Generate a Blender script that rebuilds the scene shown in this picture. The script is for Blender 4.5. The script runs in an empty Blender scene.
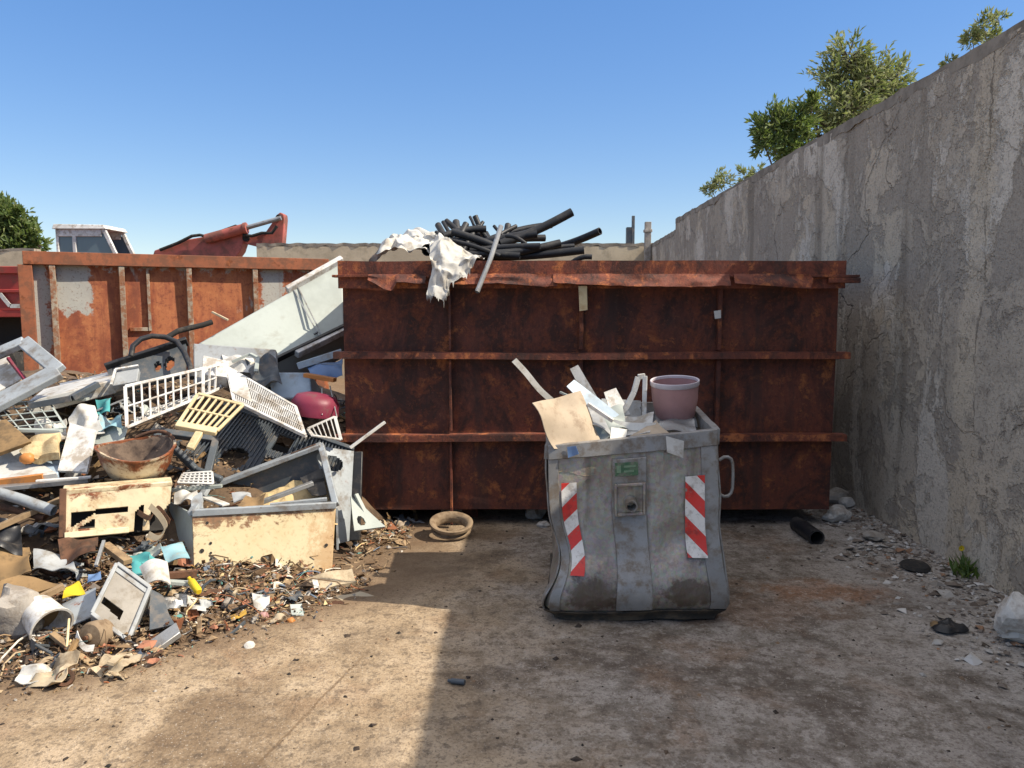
import bpy, bmesh, math, random
from mathutils import Vector, Matrix, noise
R = math.radians
rnd = random.Random(7)
scene = bpy.context.scene
COL = scene.collection
V = Vector

# ------------------------------------------------------------------ camera model
CAM = V((0, 0, 1.65)); PITCH = R(5.9); FPX = 768.0
def ray(px, py):
    xr = (px-512)/FPX; yr = -(py-384)/FPX
    return V((xr, math.cos(PITCH)+yr*math.sin(PITCH), -math.sin(PITCH)+yr*math.cos(PITCH)))
def P(px, py, Y):
    d = ray(px, py); return CAM + d*(Y/d.y)
def G(px, py, z=0.0):
    d = ray(px, py); return CAM + d*((z-CAM.z)/d.z)

# ------------------------------------------------------------------ mesh builder
class Quad:
    """four corners (top left, top right, bottom right, bottom left); w is measured towards the viewer's side"""
    def __init__(s, tl, tr, br, bl):
        s.c = (V(tl), V(tr), V(br), V(bl))
        n = (s.c[3]-s.c[0]).cross(s.c[1]-s.c[0]); n.normalize()
        mid = sum(s.c, V())/4
        if n.dot(CAM-mid) < 0: n = -n
        s.n = n
    def p(s, u, v, w=0):
        a, b, c, d = s.c
        return a*(1-u)*(1-v)+b*u*(1-v)+c*u*v+d*(1-u)*v + s.n*w
def QP(tl, tr, br, bl):
    return Quad(P(*tl), P(*tr), P(*br), P(*bl))

class MB:
    def __init__(s): s.bm = bmesh.new()
    def poly(s, pts):
        vs = [s.bm.verts.new(p) for p in pts]
        return s.bm.faces.new(vs)
    def hexa(s, a, b):   # two rings of four
        va = [s.bm.verts.new(p) for p in a]; vb = [s.bm.verts.new(p) for p in b]
        s.bm.faces.new(va[::-1]); s.bm.faces.new(vb)
        for i in range(4):
            j = (i+1) % 4
            s.bm.faces.new((va[i], va[j], vb[j], vb[i]))
        return s
    def box(s, c, sz, M=None):
        c = V(c); x, y, z = (k/2 for k in sz)
        ps = [V((-x,-y,-z)), V((x,-y,-z)), V((x,y,-z)), V((-x,y,-z))]
        qs = [V((-x,-y,z)), V((x,-y,z)), V((x,y,z)), V((-x,y,z))]
        f = (lambda p: c+(M @ p if M else p))
        return s.hexa([f(p) for p in ps], [f(p) for p in qs])
    def box2(s, a, b):
        a = V(a); b = V(b)
        return s.box((a+b)/2, (abs(b.x-a.x), abs(b.y-a.y), abs(b.z-a.z)))
    def beam(s, a, b, w, h, up=(0, 0, 1)):
        a = V(a); b = V(b); t = (b-a).normalized(); up = V(up)
        sd = t.cross(up)
        if sd.length < 1e-3: sd = t.cross(V((1, 0, .1)))
        sd.normalize(); u = sd.cross(t)
        o = [sd*-w/2-u*h/2, sd*w/2-u*h/2, sd*w/2+u*h/2, sd*-w/2+u*h/2]
        return s.hexa([a+k for k in o], [b+k for k in o])
    def tube(s, pts, r, seg=10, wall=0, caps=True):
        pts = [V(p) for p in pts]; n = len(pts)
        rs = r if isinstance(r, (list, tuple)) else [r]*n
        def rings(off):
            out = []; up = None
            for i, p in enumerate(pts):
                t = (pts[min(i+1, n-1)]-pts[max(i-1, 0)]).normalized()
                if up is None:
                    up = t.cross(V((0, 0, 1)))
                    if up.length < .05: up = t.cross(V((1, 0, 0)))
                up = (up - t*up.dot(t)).normalized(); bn = t.cross(up)
                out.append([s.bm.verts.new(p+(up*math.cos(k*2*math.pi/seg)+bn*math.sin(k*2*math.pi/seg))*max(rs[i]-off, 1e-4)) for k in range(seg)])
            return out
        A = rings(0)
        def skin(a, b, flip):
            for k in range(seg):
                j = (k+1) % seg
                f = (a[k], a[j], b[j], b[k])
                s.bm.faces.new(f[::-1] if flip else f)
        for i in range(n-1): skin(A[i], A[i+1], False)
        if wall:
            B = rings(wall)
            for i in range(n-1): skin(B[i], B[i+1], True)
            skin(A[0], B[0], True); skin(A[-1], B[-1], False)
        elif caps:
            s.bm.faces.new(A[0][::-1]); s.bm.faces.new(A[-1])
        return s
    def lathe(s, prof, c, M=None, seg=28, a0=0, a1=2*math.pi, fn=None):
        c = V(c); full = abs(a1-a0-2*math.pi) < 1e-4
        m = seg if full else seg+1; rings = []
        for r, z in prof:
            ring = []
            for k in range(m):
                a = a0+(a1-a0)*k/seg
                p = V((r*math.cos(a), r*math.sin(a), z))
                if fn: p = fn(p, a)
                ring.append(s.bm.verts.new(c+(M @ p if M else p)))
            rings.append(ring)
        for i in range(len(rings)-1):
            for k in range(seg):
                j = (k+1) % m
                s.bm.faces.new((rings[i][k], rings[i][j], rings[i+1][j], rings[i+1][k]))
        return s
    def grid(s, fn, nu, nv, th=0, skip=None, off=None):
        """surface fn(u,v) with holes, optionally thickened"""
        vs = [[s.bm.verts.new(fn(i/nu, j/nv)) for j in range(nv+1)] for i in range(nu+1)]
        fs = []
        for i in range(nu):
            for j in range(nv):
                if skip and skip((i+.5)/nu, (j+.5)/nv): continue
                fs.append(s.bm.faces.new((vs[i][j], vs[i][j+1], vs[i+1][j+1], vs[i+1][j])))
        loose = [v for row in vs for v in row if not v.link_faces]
        if loose: bmesh.ops.delete(s.bm, geom=loose, context='VERTS')
        if off is not None:
            r_ = bmesh.ops.extrude_face_region(s.bm, geom=fs)
            bmesh.ops.translate(s.bm, verts=[g for g in r_['geom'] if isinstance(g, bmesh.types.BMVert)], vec=off)
        elif th:
            bmesh.ops.recalc_face_normals(s.bm, faces=fs)
            bmesh.ops.solidify(s.bm, geom=fs, thickness=th)
        return s
    def slab(s, q, th, nu=10, nv=10, warp=0, wf=3.0, skip=None, seed=0, u0=0, u1=1, v0=0, v1=1, w=0):
        sd = V((seed*7.3, seed*3.1, seed*1.7))
        def fn(u, v):
            p = q.p(u0+(u1-u0)*u, v0+(v1-v0)*v, w)
            if warp: p = p+q.n*warp*noise.noise(p*wf+sd)
            return p
        return s.grid(fn, nu, nv, th, skip, -q.n*th)
    def block(s, q, depth, w=0, u0=0, u1=1, v0=0, v1=1):
        f = [q.p(u0, v0, w), q.p(u1, v0, w), q.p(u1, v1, w), q.p(u0, v1, w)]
        return s.hexa([p-q.n*depth for p in f], f)
    def grille(s, q, nu, nv, bw, th, edge=None, w=0):
        edge = edge or bw
        lx = (q.p(1, .5)-q.p(0, .5)).length; ly = (q.p(.5, 1)-q.p(.5, 0)).length
        for i in range(nu+1):
            e = edge if i in (0, nu) else bw
            s.beam(q.p(i/nu, 0, w), q.p(i/nu, 1, w), e, th, q.n)
        for j in range(nv+1):
            e = edge if j in (0, nv) else bw
            s.beam(q.p(0, j/nv, w+.003), q.p(1, j/nv, w+.003), e, th*.9, q.n)
        return s
    def bounds(s):
        xs = [v.co for v in s.bm.verts]
        lo = V((min(p.x for p in xs), min(p.y for p in xs), min(p.z for p in xs)))
        hi = V((max(p.x for p in xs), max(p.y for p in xs), max(p.z for p in xs)))
        return lo, hi

ORI = {}
def base_of(mb):
    lo, hi = mb.bounds(); return V(((lo.x+hi.x)/2, (lo.y+hi.y)/2, lo.z))
def obj(name, mb, mat, parent=None, label=None, cat=None, group=None, kind=None, bev=0, smooth=35, fix=True):
    """link a builder as ONE mesh object; a child shares its thing's origin"""
    bm = mb.bm
    o_ = ORI[parent] if parent else base_of(mb)
    bmesh.ops.translate(bm, verts=bm.verts, vec=-o_)
    if fix: bmesh.ops.recalc_face_normals(bm, faces=bm.faces)
    me = bpy.data.meshes.new(name); bm.to_mesh(me); bm.free()
    for m in (mat if isinstance(mat, (list, tuple)) else [mat]): me.materials.append(m)
    o = bpy.data.objects.new(name, me); COL.objects.link(o)
    if smooth:
        me.polygons.foreach_set('use_smooth', [True]*len(me.polygons))
        me.set_sharp_from_angle(angle=R(smooth))
    if parent: o.parent = parent
    else: o.location = o_
    ORI[o] = o_
    if bev:
        b = o.modifiers.new('bevel', 'BEVEL'); b.width = bev; b.segments = 2; b.limit_method = 'ANGLE'; b.angle_limit = R(40)
    tag(o, label, cat, group, kind)
    return o
def tag(o, label=None, cat=None, group=None, kind=None):
    if label: o['label'] = label
    if cat: o['category'] = cat
    if group: o['group'] = group
    if kind: o['kind'] = kind
    return o
def thing(name, label, cat, loc, group=None):
    o = bpy.data.objects.new(name, None); COL.objects.link(o)
    o.empty_display_size = .1; o.location = loc; ORI[o] = V(loc)
    return tag(o, label, cat, group)

# ------------------------------------------------------------------ node helpers
class N:
    def __init__(s, name):
        s.m = bpy.data.materials.new(name); s.m.use_nodes = True
        s.t = s.m.node_tree; s.t.nodes.clear()
        s.out = s.t.nodes.new('ShaderNodeOutputMaterial')
        s.b = s.t.nodes.new('ShaderNodeBsdfPrincipled')
        s.t.links.new(s.b.outputs[0], s.out.inputs[0])
        s._co = None
    def new(s, ty): return s.t.nodes.new(ty)
    def put(s, sock, val):
        if val is None: return
        if hasattr(val, 'is_output'): s.t.links.new(val, sock)
        elif isinstance(val, (tuple, list)) and len(val) == 3 and sock.type == 'RGBA': sock.default_value = (*val, 1)
        else: sock.default_value = val
    def co(s, rand=True):
        if s._co: return s._co
        tc = s.new('ShaderNodeTexCoord').outputs['Object']
        if rand:
            oi = s.new('ShaderNodeObjectInfo'); mu = s.new('ShaderNodeVectorMath'); mu.operation = 'MULTIPLY_ADD'
            cx = s.new('ShaderNodeCombineXYZ')
            for k in range(3): s.t.links.new(oi.outputs['Random'], cx.inputs[k])
            s.t.links.new(cx.outputs[0], mu.inputs[0]); mu.inputs[1].default_value = (31, 57, 83)
            s.t.links.new(tc, mu.inputs[2]); tc = mu.outputs[0]
        s._co = tc; return tc
    def map(s, vec, scale=(1, 1, 1), loc=(0, 0, 0), rot=(0, 0, 0)):
        m = s.new('ShaderNodeMapping'); s.put(m.inputs[0], vec)
        m.inputs['Scale'].default_value = scale; m.inputs['Location'].default_value = loc; m.inputs['Rotation'].default_value = rot
        return m.outputs[0]
    def noise(s, scale, detail=4, rough=.55, vec=None, dist=0):
        n = s.new('ShaderNodeTexNoise'); s.put(n.inputs['Vector'], vec if vec is not None else s.co())
        n.inputs['Scale'].default_value = scale; n.inputs['Detail'].default_value = detail
        n.inputs['Roughness'].default_value = rough; n.inputs['Distortion'].default_value = dist
        return n.outputs[0]
    def vor(s, scale, feat='F1', vec=None, out='Distance', rnd_=1):
        n = s.new('ShaderNodeTexVoronoi'); n.feature = feat; s.put(n.inputs['Vector'], vec if vec is not None else s.co())
        n.inputs['Scale'].default_value = scale; n.inputs['Randomness'].default_value = rnd_
        return n.outputs[out]
    def ramp(s, fac, stops):
        n = s.new('ShaderNodeValToRGB'); s.put(n.inputs[0], fac); e = n.color_ramp.elements
        while len(e) < len(stops): e.new(.5)
        for k, (p, c) in enumerate(stops):
            e[k].position = p
            e[k].color = (c, c, c, 1) if not isinstance(c, (tuple, list)) else (*c[:3], 1)
        return n.outputs[0]
    def step(s, fac, a, b):
        n = s.new('ShaderNodeMapRange'); s.put(n.inputs[0], fac); n.interpolation_type = 'SMOOTHSTEP'
        n.inputs[1].default_value = a; n.inputs[2].default_value = b
        return n.outputs[0]
    def mix(s, fac, a, b, mode='MIX'):
        n = s.new('ShaderNodeMix'); n.data_type = 'RGBA'; n.blend_type = mode
        s.put(n.inputs[0], fac); s.put(n.inputs[6], a); s.put(n.inputs[7], b)
        return n.outputs[2]
    def math(s, op, a, b=None, c=None):
        n = s.new('ShaderNodeMath'); n.operation = op
        s.put(n.inputs[0], a)
        if b is not None: s.put(n.inputs[1], b)
        if c is not None: s.put(n.inputs[2], c)
        return n.outputs[0]
    def xyz(s, vec):
        n = s.new('ShaderNodeSeparateXYZ'); s.put(n.inputs[0], vec); return n.outputs
    def bump(s, h, strength=.4, dist=.01):
        n = s.new('ShaderNodeBump'); n.inputs['Strength'].default_value = strength; n.inputs['Distance'].default_value = dist
        s.put(n.inputs['Height'], h); s.put(s.b.inputs['Normal'], n.outputs[0])
    def fin(s, col, rough=.7, metal=0, spec=.5):
        s.put(s.b.inputs['Base Color'], col); s.put(s.b.inputs['Roughness'], rough)
        s.put(s.b.inputs['Metallic'], metal); s.b.inputs['Specular IOR Level'].default_value = spec
        return s.m

RUST = (.20, .062, .022)
def aged(name, base, dirt=(.13, .10, .07), amt=.45, rough=.6, scale=9, rust=0, rustc=RUST, metal=0, bump=.25, var=.25, spec=.4):
    n = N(name)
    big = n.noise(scale*.35, 5, .65); mid = n.noise(scale, 6, .7); fine = n.noise(scale*7, 3, .6)
    b2 = tuple(c*(1-var) for c in base)
    col = n.mix(n.step(big, .35, .65), base, b2)
    dm = n.math('MULTIPLY', n.step(n.math('ADD', n.math('MULTIPLY', mid, .7), n.math('MULTIPLY', n.noise(scale*.6, 5, .7, None, .5), .3)), .60-.26*amt, .74-.26*amt), min(1, .5+amt*.7))
    col = n.mix(dm, col, dirt)
    col = n.mix(n.math('MULTIPLY', n.step(fine, .55, .75), .35*amt), col, tuple(c*.6 for c in dirt))
    if rust:
        rm = n.step(n.noise(scale*.55, 7, .72, dist=.4), .72-.3*rust, .80-.28*rust)
        rc = n.ramp(n.noise(scale*3, 4, .7), [(.3, tuple(c*.4 for c in rustc)), (.55, rustc), (.75, tuple(min(1, c*1.9) for c in rustc))])
        col = n.mix(rm, col, rc)
    n.bump(n.math('ADD', n.math('MULTIPLY', mid, .7), n.math('MULTIPLY', fine, .4)), bump, .006)
    return n.fin(col, n.ramp(mid, [(.3, max(.05, rough-.12)), (.7, min(1, rough+.18))]), metal, spec)
# ------------------------------------------------------------------ materials
def rust_dark(name='rusted_plate', k=1.0, orange=.5):
    n = N(name); co = n.co(False)
    st = n.map(co, (1, 1, .5))
    a = n.noise(1.3, 7, .72, st, .5); b = n.noise(6, 8, .78, co, .3); c = n.noise(38, 5, .75, co); e = n.noise(2.3, 7, .72, n.map(co, (1, 1, .6), (7, 3, 5)), .6)
    col = n.ramp(a, [(.34, (.036*k, .016*k, .013*k)), (.43, (.080*k, .026*k, .018*k)), (.50, (.135*k, .038*k, .022*k)), (.56, (.092*k, .029*k, .019*k)), (.66, (.045*k, .018*k, .014*k))])
    col = n.mix(n.math('MULTIPLY', n.step(e, .51, .41), .8), col, (.027*k, .014*k, .012*k))
    col = n.mix(n.math('MULTIPLY', n.step(b, .50, .62), .7), col, (.165*k, .047*k, .022*k))
    hot = n.math('MULTIPLY', n.step(b, .50, .61), n.step(e, .54-.12*orange, .64-.12*orange))
    col = n.mix(n.math('MULTIPLY', hot, .8), col, (.33*k, .115*k, .040*k))
    col = n.mix(n.math('MULTIPLY', n.step(c, .53, .66), .65), col, (.036*k, .019*k, .015*k))
    col = n.mix(n.math('MULTIPLY', n.step(c, .44, .32), .4), col, (.24*k, .085*k, .042*k))
    sv = n.noise(6, 5, .65, n.map(co, (1, 1, .05)), .1)
    col = n.mix(n.math('MULTIPLY', n.step(sv, .54, .66), .6), col, (.045*k, .024*k, .020*k))
    n.bump(n.math('ADD', b, n.math('MULTIPLY', c, .7)), .7, .008)
    return n.fin(col, n.ramp(b, [(.3, .6), (.7, .92)]), 0, .35)
def rust_paint():
    n = N('orange_rusted_paint'); co = n.co(False); x = n.xyz(co)
    st = n.map(co, (1, 1, .3))
    a = n.noise(1.6, 6, .7, st, .3); b = n.noise(8, 7, .72, co); c = n.noise(36, 4, .65, co)
    col = n.ramp(a, [(.30, (.14, .046, .028)), (.44, (.26, .078, .036)), (.53, (.38, .135, .055)), (.62, (.28, .086, .04)), (.74, (.15, .050, .030))])
    col = n.mix(n.math('MULTIPLY', n.step(b, .50, .66), .75), col, (.17, .048, .028))
    col = n.mix(n.math('MULTIPLY', n.step(b, .46, .34), .5), col, (.46, .19, .075))
    # bare grey paint that is left: a block on the first bay, a strip under the rail, flecks elsewhere
    s_ = n.math('ADD', n.math('MULTIPLY', x[0], ORU[0]), n.math('MULTIPLY', x[1], ORU[1]))
    w = n.math('MULTIPLY', n.math('SUBTRACT', b, .5), .5)
    def patch(s0, s1, z0, z1):
        ds = n.math('SUBTRACT', n.math('ABSOLUTE', n.math('SUBTRACT', s_, (s0+s1)/2)), (s1-s0)/2)
        dz = n.math('SUBTRACT', n.math('ABSOLUTE', n.math('SUBTRACT', x[2], (z0+z1)/2)), (z1-z0)/2)
        return n.step(n.math('ADD', n.math('MAXIMUM', ds, dz), w), .03, -.02)
    m_ = n.math('MAXIMUM', patch(-1.62, -1.22, 1.55, 2.3), n.math('MAXIMUM', patch(-2.2, 2.2, 2.16, 2.4), n.math('MAXIMUM', patch(1.0, 1.3, 1.6, 2.3), patch(-1.98, -1.72, .4, 2.3))))
    pv = n.noise(1.3, 6, .65, n.map(co, (1, 1, .5), (4.0, 2.3, 1.2)), .4)
    m_ = n.math('MAXIMUM', m_, n.step(pv, .57, .62))
    col = n.mix(n.math('MULTIPLY', m_, .9), col, n.mix(b, (.25, .28, .275), (.46, .46, .40)))
    sv = n.noise(5, 5, .65, n.map(co, (1, 1, .05)), .1)
    col = n.mix(n.math('MULTIPLY', n.step(sv, .54, .68), .55), col, (.15, .045, .026))
    col = n.mix(n.math('MULTIPLY', n.step(c, .54, .70), .5), col, (.10, .035, .022))
    n.bump(b, .4, .006)
    return n.fin(col, .78, 0, .35)
ORU = ((P(327, 259, 11.75)-P(24, 251, 10.0)).xy.normalized())
def galv():
    n = N('galvanised_dirty_steel'); co = n.co(False)
    a = n.noise(4, 6, .65, n.map(co, (1, 1, .4)), .3); b = n.noise(22, 5, .7, co); s = n.vor(60, vec=co, out='Color')
    col = n.ramp(a, [(.3, (.22, .195, .165)), (.5, (.32, .29, .25)), (.7, (.42, .385, .335))])
    col = n.mix(.10, col, s, 'OVERLAY')
    col = n.mix(n.math('MULTIPLY', n.step(b, .52, .72), .4), col, (.15, .12, .09))
    dr = n.noise(9, 5, .65, n.map(co, (1, 1, .08)))
    col = n.mix(n.math('MULTIPLY', n.step(dr, .52, .68), .5), col, (.12, .09, .065))
    # brown stains where waste has leaked, each with its own outline
    x = n.xyz(co)
    for cx, cz, rx, rz in ((-.24, .16, .17, .11), (.27, .17, .20, .09), (-.05, .12, .12, .06), (.33, .42, .06, .12)):
        dx = n.math('DIVIDE', n.math('SUBTRACT', x[0], cx), rx); dz = n.math('DIVIDE', n.math('SUBTRACT', x[2], cz), rz)
        r = n.math('ADD', n.math('SQRT', n.math('ADD', n.math('MULTIPLY', dx, dx), n.math('MULTIPLY', dz, dz))), n.math('MULTIPLY', n.math('SUBTRACT', b, .5), 1.8))
        col = n.mix(n.math('MULTIPLY', n.step(r, 1.05, .5), .8), col, (.085, .055, .036))
    n.bump(n.math('ADD', n.noise(5, 3, .5, co), n.math('ADD', n.math('MULTIPLY', a, .5), n.math('MULTIPLY', b, .2))), .6, .03)
    return n.fin(col, n.ramp(b, [(.3, .30), (.7, .56)]), .5, .5)
def stripe(name, sgn):
    n = N(name); co = n.co(False); x = n.xyz(co)
    k = n.math('ADD', x[2], n.math('MULTIPLY', x[0], sgn))
    fr = n.math('FRACT', n.math('MULTIPLY', k, 5.6))
    f = n.step(fr, .49, .51)
    w = n.noise(16, 5, .65, co); g = n.noise(60, 3, .6, co)
    red = n.mix(n.step(w, .5, .7), (.62, .035, .025), (.36, .03, .025))
    wh = n.mix(n.step(w, .45, .7), (.72, .70, .66), (.42, .38, .33))
    col = n.mix(f, red, wh)
    col = n.mix(n.math('MULTIPLY', n.step(g, .56, .7), .4), col, (.2, .17, .14))
    col = n.mix(n.step(n.noise(11, 5, .7, n.map(co, loc=(3, 1, 2))), .66, .69), col, (.26, .235, .21))
    return n.fin(col, .45)
def wall_mat(name='weathered_render', warm=1.0):
    n = N(name); co = n.co(False)
    tall = n.map(co, (1, 1, .45))
    a = n.noise(.55, 6, .62, tall, .5); b = n.noise(1.9, 7, .68, co, .6); c = n.noise(8, 6, .7, co); d = n.noise(55, 3, .7, co)
    col = n.ramp(a, [(.32, (.35, .30, .24)), (.47, (.48, .415, .33)), (.55, (.58, .49, .37)), (.68, (.40, .35, .29))])
    # patches where the render has come away (darker, rough) or was filled (paler)
    off = n.math('MULTIPLY', n.step(n.math('ADD', b, n.math('MULTIPLY', c, .25)), .60, .645), .8)
    fill = n.step(n.math('ADD', n.noise(1.25, 6, .6, n.map(tall, loc=(9, 4, 2)), .8), n.math('MULTIPLY', c, .3)), .66, .70)
    rough_col = n.mix(c, (.235, .20, .165), (.42, .365, .30))
    col = n.mix(off, col, rough_col)
    col = n.mix(fill, col, n.mix(c, (.54, .485, .405), (.68, .61, .51)))
    # lime runs
    sv = n.noise(2.6, 5, .6, n.map(co, (1, 1, .07)), .1)
    col = n.mix(n.math('MULTIPLY', n.step(sv, .59, .66), n.math('MULTIPLY', n.step(c, .42, .62), .42)), col, (.64, .58, .49))
    sd = n.noise(3.4, 4, .6, n.map(co, (1, 1, .05), (5, 5, 0)), .1)
    col = n.mix(n.math('MULTIPLY', n.step(sd, .54, .66), .55), col, (.17, .14, .105))
    # a pale trowelled strip of cement running down over an old joint, with its crack
    yl = n.xyz(co)[1]; dj = n.math('ABSOLUTE', n.math('ADD', n.math('ADD', yl, 1.02), n.math('MULTIPLY', n.math('SUBTRACT', b, .5), .55)))
    jn = n.step(dj, .125, .095); col = n.mix(n.math('MULTIPLY', jn, .75), col, n.mix(c, (.50, .42, .31), (.62, .53, .41)))
    dk = n.math('ABSOLUTE', n.math('ADD', n.math('ADD', yl, 1.09), n.math('MULTIPLY', n.math('SUBTRACT', n.noise(2.4, 6, .65, n.map(co, (1, 1, .8), (1, 6, 2))), .5), .35)))
    jc = n.math('MULTIPLY', n.step(dk, .012, .004), n.step(n.noise(1.5, 3, .5, n.map(co, loc=(4, 4, 9))), .44, .52))
    col = n.mix(n.math('MULTIPLY', jc, .6), col, (.08, .065, .05))
    # cracks
    wob = n.new('ShaderNodeTexNoise'); n.put(wob.inputs['Vector'], co); wob.inputs['Scale'].default_value = 1.7; wob.inputs['Detail'].default_value = 6
    vm = n.new('ShaderNodeVectorMath'); vm.operation = 'MULTIPLY_ADD'; n.put(vm.inputs[0], wob.outputs[1]); vm.inputs[1].default_value = (.9, .9, .9); n.put(vm.inputs[2], co)
    cr = n.vor(.5, 'DISTANCE_TO_EDGE', vm.outputs[0])
    crk = n.math('MULTIPLY', n.step(cr, .008, .002), n.step(n.noise(.9, 2, .5, n.map(co, loc=(2, 7, 1))), .48, .56))
    col = n.mix(n.math('MULTIPLY', crk, .25), col, (.12, .10, .08))
    col = n.mix(n.math('MULTIPLY', n.step(d, .50, .66), .5), col, (.16, .138, .112))
    col = n.mix(n.math('MULTIPLY', n.step(c, .50, .66), .45), col, (.19, .163, .135))
    col = n.mix(n.math('MULTIPLY', n.step(d, .48, .32), .25), col, (.46, .43, .38))
    pit = n.step(n.vor(34, vec=co), .22, .10)
    h = n.math('ADD', n.math('MULTIPLY', fill, .5), n.math('MULTIPLY', c, .55))
    h = n.math('ADD', h, n.math('MULTIPLY', d, .35))
    h = n.math('SUBTRACT', h, n.math('ADD', n.math('MULTIPLY', off, .6), n.math('ADD', n.math('MULTIPLY', crk, .9), n.math('MULTIPLY', pit, .25))))
    n.bump(h, .9, .02)
    return n.fin(col, .92, 0, .2)
def ground_mat():
    n = N('dirty_concrete'); co = n.co(False); x = n.xyz(co)
    a = n.noise(.9, 6, .62, co, .4); b = n.noise(3.6, 7, .68, co, .3); c = n.noise(17, 6, .7, co); d = n.noise(75, 4, .7, co)
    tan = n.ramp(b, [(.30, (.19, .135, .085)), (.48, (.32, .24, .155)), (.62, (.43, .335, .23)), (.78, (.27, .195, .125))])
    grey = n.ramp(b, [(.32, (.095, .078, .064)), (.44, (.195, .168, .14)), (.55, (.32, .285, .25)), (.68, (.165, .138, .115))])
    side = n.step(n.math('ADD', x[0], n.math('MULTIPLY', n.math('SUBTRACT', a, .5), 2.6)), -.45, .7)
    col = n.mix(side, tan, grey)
    # oil and soot around the middle of the yard
    oil = n.math('MULTIPLY', n.step(n.noise(1.25, 7, .7, n.map(co, loc=(3.3, 1.1, 0)), .6), .50, .66), n.step(x[0], -1.6, .2))
    col = n.mix(n.math('MULTIPLY', oil, .8), col, (.075, .055, .041))
    br = n.step(n.noise(1.6, 6, .65, n.map(co, loc=(8.3, 5.1, 0)), .4), .53, .68)
    col = n.mix(n.math('MULTIPLY', br, .55), col, (.20, .12, .068))
    # a rust bloom, pale dust towards the wall, damp dark dirt around the heap
    def bloom(cx, cy, rx, ry, k):
        dx = n.math('DIVIDE', n.math('SUBTRACT', x[0], cx), rx); dy = n.math('DIVIDE', n.math('SUBTRACT', x[1], cy), ry)
        r2 = n.math('SQRT', n.math('ADD', n.math('MULTIPLY', dx, dx), n.math('MULTIPLY', dy, dy)))
        r2 = n.math('ADD', r2, n.math('MULTIPLY', n.math('SUBTRACT', b, .5), 2.2))
        return n.math('MULTIPLY', n.step(r2, 1.0, .35), k)
    g = G(826, 592); col = n.mix(bloom(g.x, g.y, .48, .24, .5), col, (.31, .125, .045))
    g = G(760, 610); col = n.mix(bloom(g.x, g.y, .6, .3, .4), col, (.20, .10, .05))
    g = G(225, 725); col = n.mix(bloom(g.x, g.y, .35, .5, .55), col, (.13, .085, .05))
    dust = n.math('MULTIPLY', n.step(n.math('ADD', x[0], n.math('MULTIPLY', n.math('SUBTRACT', b, .5), 1.8)), 1.75, 2.55), .6)
    col = n.mix(dust, col, n.mix(c, (.33, .315, .295), (.52, .50, .47)))
    p = G(330, 690); q = G(255, 768); dv = (q-p).normalized()
    ln = n.math('ADD', n.math('MULTIPLY', n.math('SUBTRACT', x[0], p.x), dv.y), n.math('MULTIPLY', n.math('SUBTRACT', x[1], p.y), -dv.x))
    ln = n.math('ABSOLUTE', n.math('ADD', ln, n.math('MULTIPLY', n.math('SUBTRACT', c, .5), .035)))
    lm = n.math('MULTIPLY', n.step(ln, .010, .003), n.step(x[1], p.y+.7, p.y))
    col = n.mix(n.math('MULTIPLY', lm, .7), col, (.14, .09, .05))
    col = n.mix(n.math('MULTIPLY', n.step(c, .53, .62), .55), col, (.085, .064, .048))
    col = n.mix(n.math('MULTIPLY', n.math('MULTIPLY', n.step(c, .46, .38), n.step(side, .2, .8)), .45), col, (.42, .385, .34))
    f3 = n.noise(34, 6, .75, n.map(co, (1, 1, 1), (2, 8, 1))); col = n.mix(n.math('MULTIPLY', n.step(f3, .53, .60), .5), col, (.09, .068, .05))
    sp = n.vor(26, vec=n.map(co, (1, 1, 0))); col = n.mix(n.math('MULTIPLY', n.step(sp, .16, .08), n.math('MULTIPLY', n.step(b, .45, .6), .6)), col, (.09, .065, .045))
    col = n.mix(n.math('MULTIPLY', n.step(d, .52, .66), .6), col, (.11, .08, .055))
    col = n.mix(n.math('MULTIPLY', n.step(d, .44, .30), .4), col, (.50, .42, .33))
    fl = n.vor(60, vec=n.map(co, (1, 1, 0), (3, 9, 0))); col = n.mix(n.math('MULTIPLY', n.step(fl, .17, .09), n.math('MULTIPLY', n.step(a, .42, .6), .65)), col, (.56, .52, .46))
    s3 = n.vor(9, vec=n.map(co, (1, 1, 0), (5, 2, 0))); col = n.mix(n.math('MULTIPLY', n.step(n.math('ADD', s3, n.math('MULTIPLY', c, .12)), .17, .11), n.math('MULTIPLY', n.step(a, .46, .58), .5)), col, (.05, .037, .028))
    hs_ = n.math('SUBTRACT', x[1], n.math('MULTIPLY', x[0], .83)); hs_ = n.math('ADD', hs_, n.math('MULTIPLY', n.math('SUBTRACT', b, .5), 1.1))
    soil = n.math('MULTIPLY', n.step(hs_, 4.55, 4.95), n.step(x[0], .1, -.9))
    col = n.mix(n.math('MULTIPLY', soil, .8), col, n.mix(c, (.09, .058, .036), (.19, .125, .075)))
    h = n.math('ADD', n.math('MULTIPLY', b, 1.2), n.math('ADD', n.math('MULTIPLY', c, .7), n.math('MULTIPLY', d, .4)))
    n.bump(h, .8, .018)
    return n.fin(col, n.ramp(c, [(.3, .8), (.7, .97)]), 0, .25)
def island(name, stops, rough=.75, spec=.3, bump=True):
    n = N(name); g = n.new('ShaderNodeNewGeometry')
    r = n.ramp(g.outputs['Random Per Island'], stops)
    r.node.color_ramp.interpolation = 'CONSTANT'
    c = n.noise(22, 4, .65, n.co(False))
    col = n.mix(n.math('MULTIPLY', n.step(c, .48, .72), .5), r, (.11, .08, .055))
    return n.fin(col, rough, 0, spec)
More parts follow.
